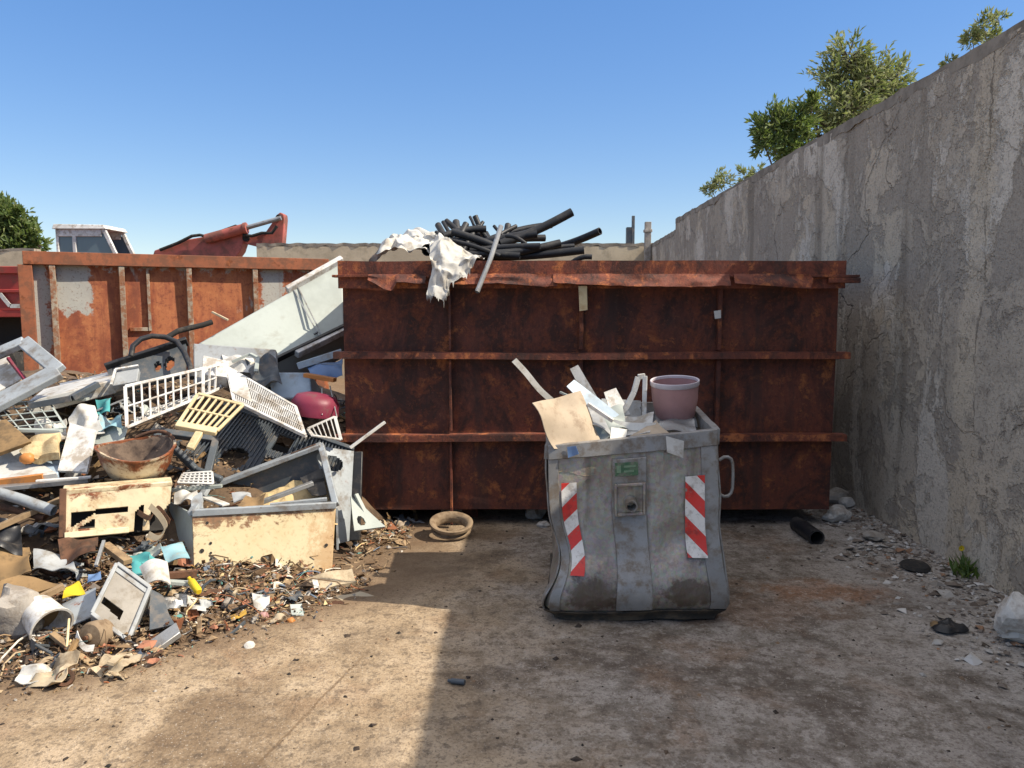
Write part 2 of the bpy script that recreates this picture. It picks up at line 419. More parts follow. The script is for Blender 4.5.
def leaf_mat(name, cols, trans=.3):
    n = N(name); g = n.new('ShaderNodeNewGeometry')
    col = n.ramp(g.outputs['Random Per Island'], [(k/(len(cols)-1), c) for k, c in enumerate(cols)])
    n.fin(col, .55, 0, .4)
    tr = n.new('ShaderNodeBsdfTranslucent'); n.put(tr.inputs[0], n.mix(.5, col, (.16, .22, .03)))
    mx = n.new('ShaderNodeMixShader'); mx.inputs[0].default_value = trans
    n.t.links.new(n.b.outputs[0], mx.inputs[1]); n.t.links.new(tr.outputs[0], mx.inputs[2]); n.t.links.new(mx.outputs[0], n.out.inputs[0])
    return n.m
def flat(name, c, rough=.6, metal=0):
    n = N(name); f = n.noise(30, 3, .6)
    return n.fin(n.mix(n.step(f, .4, .7), c, tuple(k*.78 for k in c)), rough, metal)

M = dict(
    rust=rust_dark(), rust_rim=rust_dark('rusted_rail', 1.6, .8), rust_ledge=rust_dark('rusted_ledge', 1.45, .8), orange=rust_paint(), galv=galv(),
    orange_rail=aged('orange_rail_paint', (.30, .10, .045), (.16, .07, .04), .6, .75, 8, .5),
    rail_pale=aged('pale_rail_paint', (.34, .30, .23), (.22, .10, .05), .7, .7, 10, .6),
    galv_clean=aged('galvanised_frame', (.29, .285, .275), (.16, .125, .09), .5, .46, 11, .16, metal=.25),
    black_grime=aged('grimy_base_rubber', (.045, .04, .035), (.12, .09, .06), .6, .75, 9),
    stripe_l=stripe('hazard_tape_rising', -1.0), stripe_r=stripe('hazard_tape_falling', 1.0),
    wall=wall_mat(), coping=aged('rough_cement_edge', (.33, .285, .23), (.17, .145, .115), .6, .9, 5, bump=.8),
    blocks=aged('sunlit_block_wall', (.60, .50, .35), (.36, .30, .21), .4, .9, 3, bump=.7),
    ground=ground_mat(),
    white=aged('aged_white_enamel', (.62, .615, .58), (.27, .22, .16), .45, .45, 7, .25),
    whitepl=aged('white_plastic', (.68, .675, .65), (.30, .25, .19), .5, .5, 10),
    cream=aged('cream_enamel', (.66, .57, .38), (.36, .24, .12), .5, .42, 6, .62),
    creampl=aged('yellowed_plastic', (.68, .56, .33), (.42, .28, .14), .4, .5, 9),
    pale=aged('pale_grey_green_enamel', (.40, .44, .41), (.27, .27, .23), .25, .45, 4, .10),
    grey=aged('grey_enamel', (.36, .38, .39), (.17, .14, .10), .45, .5, 7, .2),
    bluegrey=aged('blue_grey_steel', (.34, .375, .40), (.16, .135, .11), .42, .5, 8, .25, metal=.1),
    slate=aged('slate_plastic', (.075, .090, .105), (.16, .14, .12), .45, .5, 8),
    black=aged('black_plastic', (.018, .019, .022), (.10, .085, .07), .35, .42, 9),
    pipe=aged('black_pipe_plastic', (.014, .016, .020), (.05, .047, .044), .4, .5, 9),
    wood=aged('weathered_wood', (.36, .25, .14), (.15, .10, .06), .5, .85, 10, bump=.6),
    ply=aged('pale_board', (.46, .38, .26), (.22, .16, .10), .5, .8, 8),
    brown=aged('brown_board', (.26, .165, .075), (.10, .07, .04), .5, .8, 7),
    cardboard=aged('tan_sheet', (.42, .34, .25), (.22, .16, .11), .4, .75, 8),
    bone=aged('rust_bitten_enamel', (.56, .48, .34), (.30, .20, .11), .5, .5, 8, .95),
    rustbit=aged('rusty_scrap_iron', (.13, .062, .034), (.05, .03, .02), .6, .85, 12),
    steel=aged('dull_steel', (.40, .41, .41), (.18, .15, .12), .4, .38, 9, .12, metal=.6),
    sack=aged('white_woven_sack', (.58, .57, .53), (.34, .30, .24), .5, .8, 8),
    maroon=aged('maroon_plastic', (.20, .022, .05), (.12, .07, .06), .35, .45, 8),
    pink=aged('faded_pink_plastic', (.42, .235, .225), (.28, .17, .15), .3, .5, 6),
    lav=aged('pale_rim_plastic', (.58, .53, .57), (.4, .33, .33), .3, .5, 8),
    blue=aged('blue_plastic', (.13, .22, .40), (.16, .14, .12), .35, .5, 8),
    paleblue=aged('pale_blue_enamel', (.36, .46, .56), (.24, .22, .19), .3, .45, 7, .05),
    teal=aged('teal_cloth', (.07, .32, .33), (.14, .13, .11), .35, .85, 12),
    aqua=aged('pale_aqua_bag', (.25, .44, .50), (.3, .27, .22), .35, .5, 10),
    yellow=aged('yellow_plastic', (.72, .52, .02), (.4, .28, .05), .2, .45, 9),
    orangepl=aged('orange_plastic', (.50, .20, .05), (.22, .12, .06), .4, .55, 9),
    foam=aged('crumbling_foam', (.58, .46, .26), (.32, .22, .11), .5, .9, 16, bump=.9),
    greige=aged('grey_beige_enamel', (.33, .305, .265), (.18, .15, .11), .45, .5, 8, .12),
    stone=aged('broken_concrete', (.38, .35, .31), (.20, .17, .14), .5, .95, 11, bump=1.0),
    whitestone=aged('whitewashed_rubble', (.60, .58, .54), (.32, .28, .24), .5, .95, 11, bump=1.0),
    red=aged('faded_red_paint', (.36, .045, .035), (.18, .06, .04), .45, .55, 3, .15),
    redboom=aged('sunbleached_red_paint', (.42, .11, .085), (.17, .07, .05), .6, .55, 2.5, .25),
    tyre=aged('tyre_rubber', (.022, .021, .020), (.09, .075, .06), .4, .85, 12),
    ring=aged('dusty_iron_ring', (.26, .19, .12), (.13, .085, .05), .5, .85, 14, .3),
    green=aged('green_sticker_print', (.06, .15, .07), (.2, .18, .14), .5, .5, 16), greenpale=flat('pale_sticker_print', (.16, .25, .15), .5),
    crust=aged('burnt_crust', (.15, .105, .075), (.05, .035, .028), .6, .9, 8, .45, bump=.8),
    earth=aged('heap_soil', (.145, .095, .056), (.06, .04, .026), .6, .95, 7, bump=1.2),
    bark=aged('bark', (.11, .085, .06), (.05, .04, .03), .5, .9, 14, bump=.8),
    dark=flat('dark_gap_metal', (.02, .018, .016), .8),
)
def cream_rusted():
    n = N('cream_enamel_rusted_edges'); co = n.co(False); x = n.xyz(co)
    b = n.noise(7, 7, .72, co, .3); f = n.noise(40, 4, .65, co); a = n.noise(2.2, 4, .6, co)
    col = n.mix(n.step(a, .35, .65), (.68, .58, .37), (.60, .48, .27))
    col = n.mix(n.math('MULTIPLY', n.step(f, .5, .72), .5), col, (.36, .25, .13))
    wob = n.math('MULTIPLY', n.math('SUBTRACT', b, .5), .55)
    e = n.math('MAXIMUM', n.step(n.math('ADD', x[2], wob), .285, .33), n.step(n.math('ADD', n.math('ABSOLUTE', n.math('ADD', x[0], .0)), wob), .37, .41))
    e2 = n.step(n.math('ADD', x[0], n.math('MULTIPLY', wob, 1.8)), .16, .34)
    rc = n.ramp(f, [(.3, (.07, .028, .014)), (.55, (.19, .07, .028)), (.75, (.34, .15, .06))])
    col = n.mix(n.math('MULTIPLY', e2, .55), col, (.44, .22, .08)); col = n.mix(n.math('MULTIPLY', e, .85), col, rc)
    col = n.mix(n.math('MULTIPLY', n.step(b, .62, .68), .6), col, rc)
    n.bump(b, .3, .006); return n.fin(col, .5, 0, .4)
M['cream_rusted'] = cream_rusted()
_g = N('cab_window_glass'); _g.fin((.10, .14, .17), .08, 0, .6); M['glass'] = _g.m
M['shards'] = island('mixed_scrap', [(0, (.13, .082, .046)), (.20, (.20, .13, .07)), (.36, (.29, .20, .115)), (.48, (.06, .042, .03)), (.56, (.38, .29, .18)), (.65, (.56, .52, .45)),
    (.69, (.24, .09, .04)), (.74, (.15, .13, .115)), (.82, (.30, .28, .25)), (.87, (.34, .15, .09)), (.92, (.12, .16, .22)), (.93, (.55, .42, .22)), (.955, (.10, .24, .22)), (.97, (.5, .30, .05)), (.98, (.03, .03, .035))])
M['gravel'] = island('mixed_grit', [(0, (.16, .13, .105)), (.3, (.26, .23, .195)), (.55, (.36, .34, .31)), (.75, (.50, .48, .45)), (.88, (.10, .08, .065)), (.95, (.26, .15, .09))], .9)
M['crumbs'] = island('dark_crumbs', [(0, (.04, .03, .024)), (.4, (.09, .062, .042)), (.7, (.02, .018, .016)), (.88, (.20, .13, .08)), (.95, (.34, .31, .27))], .9)
M['leafA'] = leaf_mat('grey_green_leaves', [(.12, .17, .055), (.21, .25, .09), (.31, .33, .15), (.46, .46, .28), (.17, .21, .08), (.38, .38, .21)], .45)
M['leafB'] = leaf_mat('deep_green_leaves', [(.04, .09, .02), (.075, .135, .03), (.12, .17, .04), (.05, .105, .024)], .38)
M['leafC'] = leaf_mat('mid_green_leaves', [(.06, .11, .03), (.11, .17, .05), (.19, .24, .08), (.08, .13, .04), (.27, .30, .13)], .42)
# ------------------------------------------------------------------ ground
def gz(x, y):
    return .010*noise.noise(V((x*1.3, y*1.3, 0)))+.005*noise.noise(V((x*5, y*5, 3)))
def axis(a, b, fine, far):
    out = [a]; x = a
    while x < b: x += fine; out.append(x)
    s_ = fine*2; x = out[-1]
    while x < far: x += s_; s_ *= 1.5; out.append(x)
    s_ = fine*2; x = a
    while x > -far: x -= s_; s_ *= 1.5; out.insert(0, x)
    return out
m = MB(); xs = axis(-3.2, 3.2, .06, 250); ys = axis(1.5, 7, .06, 250)
vv = [[m.bm.verts.new((x, y, gz(x, y) if abs(x) < 30 and abs(y) < 30 else 0)) for y in ys] for x in xs]
for i in range(len(xs)-1):
    for j in range(len(ys)-1):
        m.bm.faces.new((vv[i][j], vv[i+1][j], vv[i+1][j+1], vv[i][j+1]))
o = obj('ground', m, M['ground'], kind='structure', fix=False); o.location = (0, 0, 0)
for v in o.data.vertices: v.co += ORI[o]

# ------------------------------------------------------------------ walls
def wall_run(name, label, mat, x0, x1, y0, y1, z0, z1, face, cop=None, wave=.014, over=.004):
    """a thick wall; 'face' is the axis its long side runs along"""
    t = thing(name, label, 'wall', ((x0+x1)/2, (y0+y1)/2, 0))
    m = MB()
    if face == 'y':
        n_ = max(4, int((y1-y0)/.12)); k = 24
        for xx in (x0, x1):
            m.grid(lambda u, v: V((xx+(wave*noise.noise(V((y0+(y1-y0)*u, v*4, 1))*1.7) if xx == x0 else 0), y0+(y1-y0)*u, (z0+(z1-z0)*u)*v-.05*(1-v))), n_, k)
        for yy, zz in ((y0, z0), (y1, z1)): m.poly([(x0, yy, -.05), (x1, yy, -.05), (x1, yy, zz), (x0, yy, zz)])
        m.poly([(x0, y0, z0), (x1, y0, z0), (x1, y1, z1), (x0, y1, z1)])
    else:
        m.box2((x0, y0, -.05), (x1, y1, z0))
    obj('wall_body', m, mat, t, smooth=20)
    if cop:
        c = MB(); n_ = max(2, int(max(x1-x0, y1-y0)/.08))
        def cs(u):   # slightly irregular coping
            j = .022*noise.noise(V((u*45, 2, 5)))+.014*noise.noise(V((u*160, 2, 5))); k = .05*noise.noise(V((u*40, 7, 5)))+.03*noise.noise(V((u*130, 1, 5)))
            if face == 'y':
                y = y0+(y1-y0)*u; z = z0+(z1-z0)*u
                return [V((x0-over+j*.4, y, z-.05+k)), V((x1+over, y, z-.02)), V((x1+over, y, z+.03+j)), V((x0-over+j*.4, y, z+.03+j))]
            x = x0+(x1-x0)*u
            return [V((x, y0-over+j, z0+k)), V((x, y1+over, z0)), V((x, y1+over, z0+.07+j)), V((x, y0-over+j, z0+.07+j))]
        prev = [c.bm.verts.new(p) for p in cs(0)]; c.bm.faces.new(prev)
        for i in range(n_):
            nx = [c.bm.verts.new(p) for p in cs((i+1)/n_)]
            for a in range(4): c.bm.faces.new((prev[a], prev[(a+1) % 4], nx[(a+1) % 4], nx[a]))
            prev = nx
        c.bm.faces.new(prev[::-1])
        obj('coping', c, M['coping'], t)
    return t
WX = 2.83
side = wall_run('concrete_wall', 'tall weathered grey concrete wall running along the right of the yard', M['wall'], WX, WX+.3, -2.0, 13.5, 3.245, 3.095, 'y', True)
# pale vertical rib of cement on the wall and the toe of dust at its foot
def rib(px0, py0, px1, py1, w):
    a = ray(px0, py0); b = ray(px1, py1); a = CAM+a*(WX/a.x); b = CAM+b*(WX/b.x)
    return a, b
wall_run('concrete_wall', 'low grey end stretch of wall set back beyond the tall weathered wall', M['wall'], 3.02, 3.3, 13.5, 17.2, 3.02, 2.92, 'y', True)
back = wall_run('block_wall', 'long pale sunlit concrete wall across the back behind the dark rusty container', M['blocks'], -5.65, 3.6, 17.2, 17.5, 2.93, 2.93, 'x', True)
wall_run('block_wall', 'pale concrete wall at the far left above the red truck body', M['blocks'], -40, -12.6, 20.5, 20.8, 3.05, 3.05, 'x', True)
for (px, pt, w, Y, col, lab) in ((630, 217, .17, 19, 'slate', 'dark square steel post standing behind the back wall beside a thin rod'), (648, 222, .13, 16.9, 'stone', 'short pale grey post in front of the back wall near its corner')):
    top = P(px, pt, Y); m = MB(); m.box2((top.x-w/2, Y-w/2, 0), (top.x+w/2, Y+w/2, top.z-.25 if col == 'slate' else top.z))
    if col == 'slate':
        m.box2((top.x+w/2-.05, Y-w/2-.02, .0), (top.x+w/2+.02, Y-w/2+.05, top.z+.02))
    else:
        m.box2((top.x-w/2-.02, Y-w/2-.02, top.z-.22), (top.x+w/2+.02, Y+w/2+.02, top.z-.16))
    obj('metal_post' if col == 'slate' else 'concrete_post', m, M[col], label=lab, cat='post', bev=.006)

# ------------------------------------------------------------------ trees
def tree(name, label, base, lobes, mat, leaf=(.075, .022), nleaf=2600, twigs=40, seed=1, group=None, tr=.11, cat='tree'):
    rd = random.Random(seed); base = V(base)
    t = thing(name, label, cat, base, group)
    tm = MB(); cm = MB()
    fork = base+V((0, 0, (min(l[0].z for l in lobes)-base.z)*.55))
    tm.tube([base, base.lerp(fork, .5)+V((.05, .03, 0)), fork], [tr, tr*.85, tr*.75], 8)
    tot = sum(l[1]**2 for l in lobes)
    for c, r in lobes:
        mid = fork.lerp(c, .5)+V((rd.uniform(-.1, .1), rd.uniform(-.1, .1), r*.1))
        tm.tube([fork, mid, c], [tr*.55, tr*.33, tr*.16], 6)
        nt = max(5, int(twigs*r*r/tot*len(lobes)))
        k = int(nleaf*r*r/tot/nt)+1
        for i in range(nt):
            while True:
                d = V((rd.uniform(-1, 1), rd.uniform(-1, 1), rd.uniform(-.85, 1.1)))
                if .35 < d.length < 1.1: break
            tip = c+d*r*rd.uniform(.75, 1.15)
            st = c.lerp(tip, .15)
            bend = st.lerp(tip, .55)+V((rd.uniform(-1, 1), rd.uniform(-1, 1), rd.uniform(0, 1)))*r*.10
            tm.tube([st, bend, tip], [tr*.13, tr*.07, .004], 4)
            for q in range(k):
                f = rd.uniform(.35, 1.02)
                p = (st.lerp(bend, f/.55) if f < .55 else bend.lerp(tip, (f-.55)/.45))
                p = p+V((rd.gauss(0, 1), rd.gauss(0, 1), rd.gauss(0, 1)))*r*.12
                ax = (tip-st).normalized()+V((rd.gauss(0, .7), rd.gauss(0, .7), rd.gauss(0, .6)+.15)); ax.normalize()
                sd = ax.cross(V((rd.gauss(0, 1), rd.gauss(0, 1), rd.gauss(0, 1)))).normalized()
                L = leaf[0]*rd.uniform(.6, 1.3); W = leaf[1]*rd.uniform(.7, 1.3)
                nn = ax.cross(sd)
                a = cm.bm.verts.new(p); b = cm.bm.verts.new(p+ax*L*.45+sd*W+nn*W*.4); e = cm.bm.verts.new(p+ax*L-nn*L*.1); g = cm.bm.verts.new(p+ax*L*.45-sd*W+nn*W*.4)
                cm.bm.faces.new((a, b, e)); cm.bm.faces.new((a, e, g))
    obj('trunk', tm, M['bark'], t); obj('crown', cm, mat, t, smooth=0, fix=False)
    return t
def lob(px, py, rp, Y): return (P(px, py, Y), rp/FPX*Y)
tree('olive_tree', 'bushy grey-green tree rising above the middle of the right wall', (5.1, 12, 0),
     [lob(848, 58, 24, 12), lob(838, 84, 30, 12.2), lob(868, 85, 34, 12.1), lob(895, 82, 26, 12.3), lob(850, 112, 32, 11.9), lob(815, 118, 22, 12), lob(830, 135, 26, 12.1), lob(880, 105, 30, 12.4)], M['leafA'], (.115, .017), 6200, 26, 3)
tree('bushy_tree', 'darker green leafy bush showing left of the grey-green tree above the wall', (4.3, 11.4, 0),
     [lob(772, 128, 21, 11.4), lob(795, 125, 20, 11.5), lob(765, 146, 13, 11.4), lob(790, 148, 22, 11.5), lob(812, 106, 11, 11.4)], M['leafC'], (.11, .017), 3600, 24, 8, tr=.06)
tree('sapling', 'thin sprigs of foliage over the lower far end of the right wall', (4.6, 14.5, 0),
     [lob(722, 182, 13, 14.5), lob(745, 176, 11, 14.6), lob(758, 172, 8, 14.6), lob(712, 190, 10, 14.5)], M['leafA'], (.085, .014), 1000, 12, 11, tr=.03)
tree('sapling', 'light sprig of leaves poking over the wall near the upper right corner', (4.5, 7.2, 0),
     [lob(984, 28, 13, 7.2), lob(972, 38, 11, 7.2), lob(999, 20, 7, 7.3), lob(948, 60, 7, 7.3), lob(992, 40, 10, 7.3)], M['leafA'], (.055, .009), 900, 14, 15, tr=.02)
tree('pine_tree', 'dark green tree at the far left behind the pale wall', (P(8, 240, 31).x, 31, 0),
     [lob(8, 222, 20, 31), lob(28, 236, 15, 31), lob(6, 208, 12, 31.2), lob(-15, 235, 24, 31), lob(20, 248, 20, 31), lob(40, 246, 8, 31), lob(16, 216, 10, 30.8)], M['leafC'], (.26, .06), 5200, 34, 21, tr=.2)

# ------------------------------------------------------------------ light, camera
SUN_EL, SUN_AZ = 45.0, -10.0        # azimuth measured from +X towards +Y
sd = V((math.cos(R(SUN_EL))*math.cos(R(SUN_AZ)), math.cos(R(SUN_EL))*math.sin(R(SUN_AZ)), math.sin(R(SUN_EL))))
L = bpy.data.lights.new('sun', 'SUN'); L.energy = 3.3; L.angle = R(.53); L.color = (1, .89, .73)
lo = bpy.data.objects.new('sun', L); COL.objects.link(lo); lo.rotation_euler = sd.to_track_quat('Z', 'Y').to_euler(); lo.location = (12, -3, 12)
SKYG = .56; SKY_FILL = 5.0
w = bpy.data.worlds.new('World'); scene.world = w; w.use_nodes = True
nt = w.node_tree; bg = nt.nodes['Background']; sk = nt.nodes.new('ShaderNodeTexSky'); sk.sky_type = 'NISHITA'; sk.sun_disc = False
sk.sun_elevation = R(SUN_EL); sk.sun_rotation = R(90-SUN_AZ); sk.air_density = 1.0; sk.dust_density = 0.2; sk.ozone_density = 3.5
hs = nt.nodes.new('ShaderNodeHueSaturation'); gm = nt.nodes.new('ShaderNodeGamma'); gm.inputs[1].default_value = SKYG
nt.links.new(sk.outputs[0], gm.inputs[0]); nt.links.new(gm.outputs[0], hs.inputs['Color']); hs.inputs['Saturation'].default_value = 1.7; hs.inputs['Hue'].default_value = .515
# warm white fill added to the unseen sky overhead to brighten the shade
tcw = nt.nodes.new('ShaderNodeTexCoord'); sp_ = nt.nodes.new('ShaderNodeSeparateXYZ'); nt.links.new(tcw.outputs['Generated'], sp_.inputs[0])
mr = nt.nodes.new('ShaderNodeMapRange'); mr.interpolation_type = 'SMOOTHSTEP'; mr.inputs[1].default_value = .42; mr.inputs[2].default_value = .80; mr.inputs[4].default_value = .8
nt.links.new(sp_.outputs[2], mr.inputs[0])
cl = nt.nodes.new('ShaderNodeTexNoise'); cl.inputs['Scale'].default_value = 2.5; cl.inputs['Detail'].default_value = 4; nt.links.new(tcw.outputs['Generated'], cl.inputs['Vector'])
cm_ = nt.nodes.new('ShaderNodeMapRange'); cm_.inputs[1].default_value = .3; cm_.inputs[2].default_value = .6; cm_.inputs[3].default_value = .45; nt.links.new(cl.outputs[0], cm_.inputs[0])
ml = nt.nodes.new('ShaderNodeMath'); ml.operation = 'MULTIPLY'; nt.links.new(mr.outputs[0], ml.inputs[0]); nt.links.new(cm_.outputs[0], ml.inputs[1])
mx_ = nt.nodes.new('ShaderNodeMix'); mx_.data_type = 'RGBA'; nt.links.new(ml.outputs[0], mx_.inputs[0]); nt.links.new(hs.outputs[0], mx_.inputs[6]); mx_.inputs[7].default_value = (SKY_FILL, SKY_FILL*.93, SKY_FILL*.84, 1)
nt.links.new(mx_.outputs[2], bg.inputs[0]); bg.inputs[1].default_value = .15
cam = bpy.data.cameras.new('camera'); cam.sensor_width = 36; cam.lens = 27; cam.clip_end = 1000; cam.clip_start = .05
co_ = bpy.data.objects.new('camera', cam); COL.objects.link(co_); co_.location = CAM; co_.rotation_euler = (R(90)-PITCH, 0, 0); scene.camera = co_
scene.view_settings.view_transform = 'Standard'; scene.view_settings.look = 'None'; scene.view_settings.exposure = 1.16
scene.view_settings.gamma = 1; scene.view_settings.use_curve_mapping = False
# ------------------------------------------------------------------ dark rusty container
CY = 5.6                                   # its near face
cx0, cx1 = P(345, 400, CY).x, P(834, 400, CY).x
ztop, zbot = P(600, 261, CY).z, .13
zl1, zl2 = P(600, 352, CY).z, P(600, 433, CY).z
dep = 2.3
skip = thing('waste_container', 'large dark rusted steel container standing across the middle with black pipes on top', 'container', ((cx0+cx1)/2, CY+dep/2, 0))
m = MB(); T = .012
def buckle(x, z, k): return k*noise.noise(V((x*1.4, z*2.2, 4)))
zr = P(600, 287, CY).z
m.grid(lambda u, v: V((cx0+(cx1-cx0)*u, CY+.012+buckle(u*3.5, v*2, .014), zbot+(zr-zbot)*v)), 60, 30, .008)
m.grid(lambda u, v: V((cx0+(cx1-cx0)*u, CY+dep+buckle(u*3.5, v*2, .02), zbot+(ztop-zbot)*v)), 40, 20, .008)
for x in (cx0, cx1):
    m.grid(lambda u, v: V((x, CY+.03+(dep-.03)*u, zbot+(ztop-zbot)*v)), 20, 20, .008)
m.box2((cx0+.01, CY+.03, zbot+.01), (cx1-.01, CY+dep-.01, zbot+.05))
obj('body', m, M['rust'], skip)
for x in (cx0+.9, cx1-.9):                  # long skids it stands on
    m = MB(); m.box2((x-.06, CY+.25, 0), (x+.06, CY+dep-.1, zbot+.009)); obj('skid', m, M['rust'], skip, bev=.004)
m = MB()                                    # top rail: front, ends, back
def wavy(u): return .012*noise.noise(V((u*5, 9, 2)))
m.grid(lambda u, v: V((cx0-.015+(cx1-cx0+.03)*u, CY-.02-.006*v, zr-.01+(ztop-zr+.01)*v+wavy(u)*(v > .5))), 50, 3, .05)
for x in (cx0-.012, cx1-.06): m.box2((x, CY+.04, ztop-.13), (x+.07, CY+dep-.05, ztop-.004))
m.box2((cx0, CY+dep-.05, ztop-.13), (cx1, CY+dep+.03, ztop-.003))
obj('top_rail', m, M['rust_rim'], skip)
m = MB(); zf = P(600, 277, CY).z            # flange under the rail, sticks out past the right end
m.box2((cx0-.05, CY-.11, zf-.006), (cx1+.10, CY-.024, zf+.012))
m.box2((cx1-.12, CY-.115, zf-.045), (cx1+.105, CY-.03, zf-.008))
obj('flange', m, M['rust_ledge'], skip, bev=.003)
def torn(pts, name='torn_flap', seed=0, top=None):
    """a strip of sheet peeling off the flange, given as (px, lower py)"""
    m = MB(); x0, x1 = P(pts[0][0], 300, CY).x, P(pts[-1][0], 300, CY).x
    def fn(u, v):
        x = x0+(x1-x0)*u
        px = pts[0][0]+(pts[-1][0]-pts[0][0])*u
        for (a, ya), (b, yb) in zip(pts, pts[1:]):
            if a <= px <= b: y = ya+(yb-ya)*(px-a)/max(b-a, 1e-3); break
        else: y = pts[-1][1]
        zlo = P(px, y, CY-.1).z
        return V((x, CY-.112-.05*v+.02*noise.noise(V((x*5, v*2, seed))), zf+.016+(zlo-zf-.016)*v+.006*noise.noise(V((x*14, seed, v)))))
    m.grid(fn, 40, 6, .005); obj(name, m, M['rust_ledge'], skip)
torn([(372, 280), (388, 289), (395, 291), (400, 282), (428, 284)], seed=1)
torn([(452, 285), (500, 284), (545, 287), (556, 286)], seed=2)
torn([(552, 283), (562, 284), (640, 287), (700, 287), (724, 286)], seed=3)
torn([(728, 284), (760, 286), (803, 289), (804, 279)], seed=4)
for z, sag in ((zl1, .004), (zl2, .01)):
    m = MB()
    m.grid(lambda u, v: V((cx0-.06+(cx1-cx0+.13)*u, CY-.075+.083*v, z+.010*noise.noise(V((u*4, z*5, 1))))), 50, 1, .014)
    m.grid(lambda u, v: V((cx0-.06+(cx1-cx0+.13)*u, CY-.078+.004*noise.noise(V((u*9, z, 3))), z-.045*(1-v)+.010*noise.noise(V((u*4, z*5, 1)))-.004)), 50, 1, .010)
    obj('ledge', m, M['rust_ledge'], skip)
for px, za, zb in ((451, zbot-.10, zf-.05), (580, zl1+.02, zf-.05), (580, zbot, zl1-.05), (716, zbot, zf-.05)):
    m = MB(); x = P(px, 400, CY).x
    w_ = .018 if px == 451 else .03
    cuts = [za] + [z for z in (zl2, zl1) if za < z < zb] + [zb]
    for a, b in zip(cuts, cuts[1:]):
        m.box2((x-w_/2, CY-.052, a+(.018 if a in (zl1, zl2) else 0)), (x+w_/2, CY-.004, b-(.056 if b in (zl1, zl2) else 0)))
    obj('upright', m, M['rust_ledge' if px == 451 else 'rust'], skip, bev=.003)
m = MB(); q = QP((578.5, 286, CY-.13), (587, 286, CY-.13), (587.5, 310, CY-.12), (579.5, 311, CY-.12))
m.slab(q, .006, 3, 8, .006, 9); obj('hanging_tag', m, M['creampl'], skip, label='small pale tag hanging from the torn flap')
m = MB(); q = QP((714, 311, CY-.06), (721, 310, CY-.06), (721, 318, CY-.06), (715, 319, CY-.06)); m.slab(q, .006, 2, 2); obj('paper_scrap', m, M['white'], skip)
m = MB()                                    # what it is filled with
fz = ztop-.22
m.grid(lambda u, v: V((cx0+.02+(cx1-cx0-.04)*u, CY+.05+(dep-.1)*v, fz+.30*max(0, 1-abs(u-.30)/.3)*math.sin(v*3.1)+.07*noise.noise(V((u*14, v*9, 0))))), 46, 26)
tag(obj('scrap_fill', m, M['earth'], smooth=0), 'dark mixed scrap filling the rusty container up to its rim', 'scrap', kind='stuff')

# ------------------------------------------------------------------ orange container behind the heap
A = P(24, 251, 10.0); B = P(327, 259, 11.75)
A0 = V((A.x, A.y, 0)); B0 = V((B.x, B.y, 0)); ux = (B0-A0).normalized(); un = V((ux.y, -ux.x, 0)); Lc = (B0-A0).length
zt = (A.z+B.z)/2
orc = thing('waste_container', 'orange rusted steel container with upright ribs and grey paint patches behind the heap', 'container', (A0+B0)/2-un*1.1)
def C(s_, d, z): return A0+ux*s_+un*d+V((0, 0, z))
def cbox(m, s0, s1, d0, d1, z0, z1):
    m.hexa([C(s0, d0, z0), C(s1, d0, z0), C(s1, d1, z0), C(s0, d1, z0)], [C(s0, d0, z1), C(s1, d0, z1), C(s1, d1, z1), C(s0, d1, z1)])
m = MB()
m.grid(lambda u, v: C(Lc*u, -.10+.02*noise.noise(V((u*6, v*3, 8))), .2+(zt-.3)*v), 40, 20, .01)
m.grid(lambda u, v: C(Lc*u, -2.2, .2+(zt-.25)*v), 6, 4, .01)
for s_ in (.02, Lc-.02): m.grid(lambda u, v: C(s_, -2.18+2.06*u, .2+(zt-.25)*v), 4, 4, .01)
cbox(m, 0, Lc, -2.19, -.12, .16, .2)
obj('body', m, M['orange'], orc)
m = MB(); cbox(m, -.02, Lc+.02, -.16, .03, zt-.17, zt); cbox(m, -.02, Lc+.02, -2.26, -2.1, zt-.17, zt)
for s_ in (-.019, Lc-.11): cbox(m, s_, s_+.13, -2.099, -.161, zt-.168, zt-.002)
obj('top_rail', m, M['orange_rail'], orc, bev=.006)
def s_at(px):
    d = ray(px, 300); d2 = V((d.x, d.y, 0)); o2 = V((CAM.x, CAM.y, 0))
    # solve o2 + t*d2 = A0 + s*ux
    det = d2.x*(-ux.y)-d2.y*(-ux.x); rx, ry = A0.x-o2.x, A0.y-o2.y
    return (d2.x*ry-d2.y*rx)/det
for px, w_, mat in ((27, .16, 'orange_rail'), (54, .07, 'rail_pale'), (123, .07, 'rail_pale'), (190, .07, 'rail_pale'), (256, .07, 'rail_pale'), (318, .13, 'orange_rail')):
    s_ = s_at(px); m = MB(); cbox(m, s_-w_/2, s_+w_/2, -.098, .02, .2, zt-.172); obj('rib', m, M[mat], orc, bev=.005)
s_ = s_at(149)
m = MB(); cbox(m, s_-.02, s_+.02, -.097, -.03, zt-1.05, zt-.175); cbox(m, s_at(126)+.03, s_-.021, -.097, -.04, zt-1.05, zt-1.0); obj('bracket_frame', m, M['rail_pale'], orc, bev=.004)
for k in (.6, Lc-.6):
    m = MB(); cbox(m, k-.08, k+.08, -2.0, -.2, 0, .159); obj('skid', m, M['orange_rail'], orc)

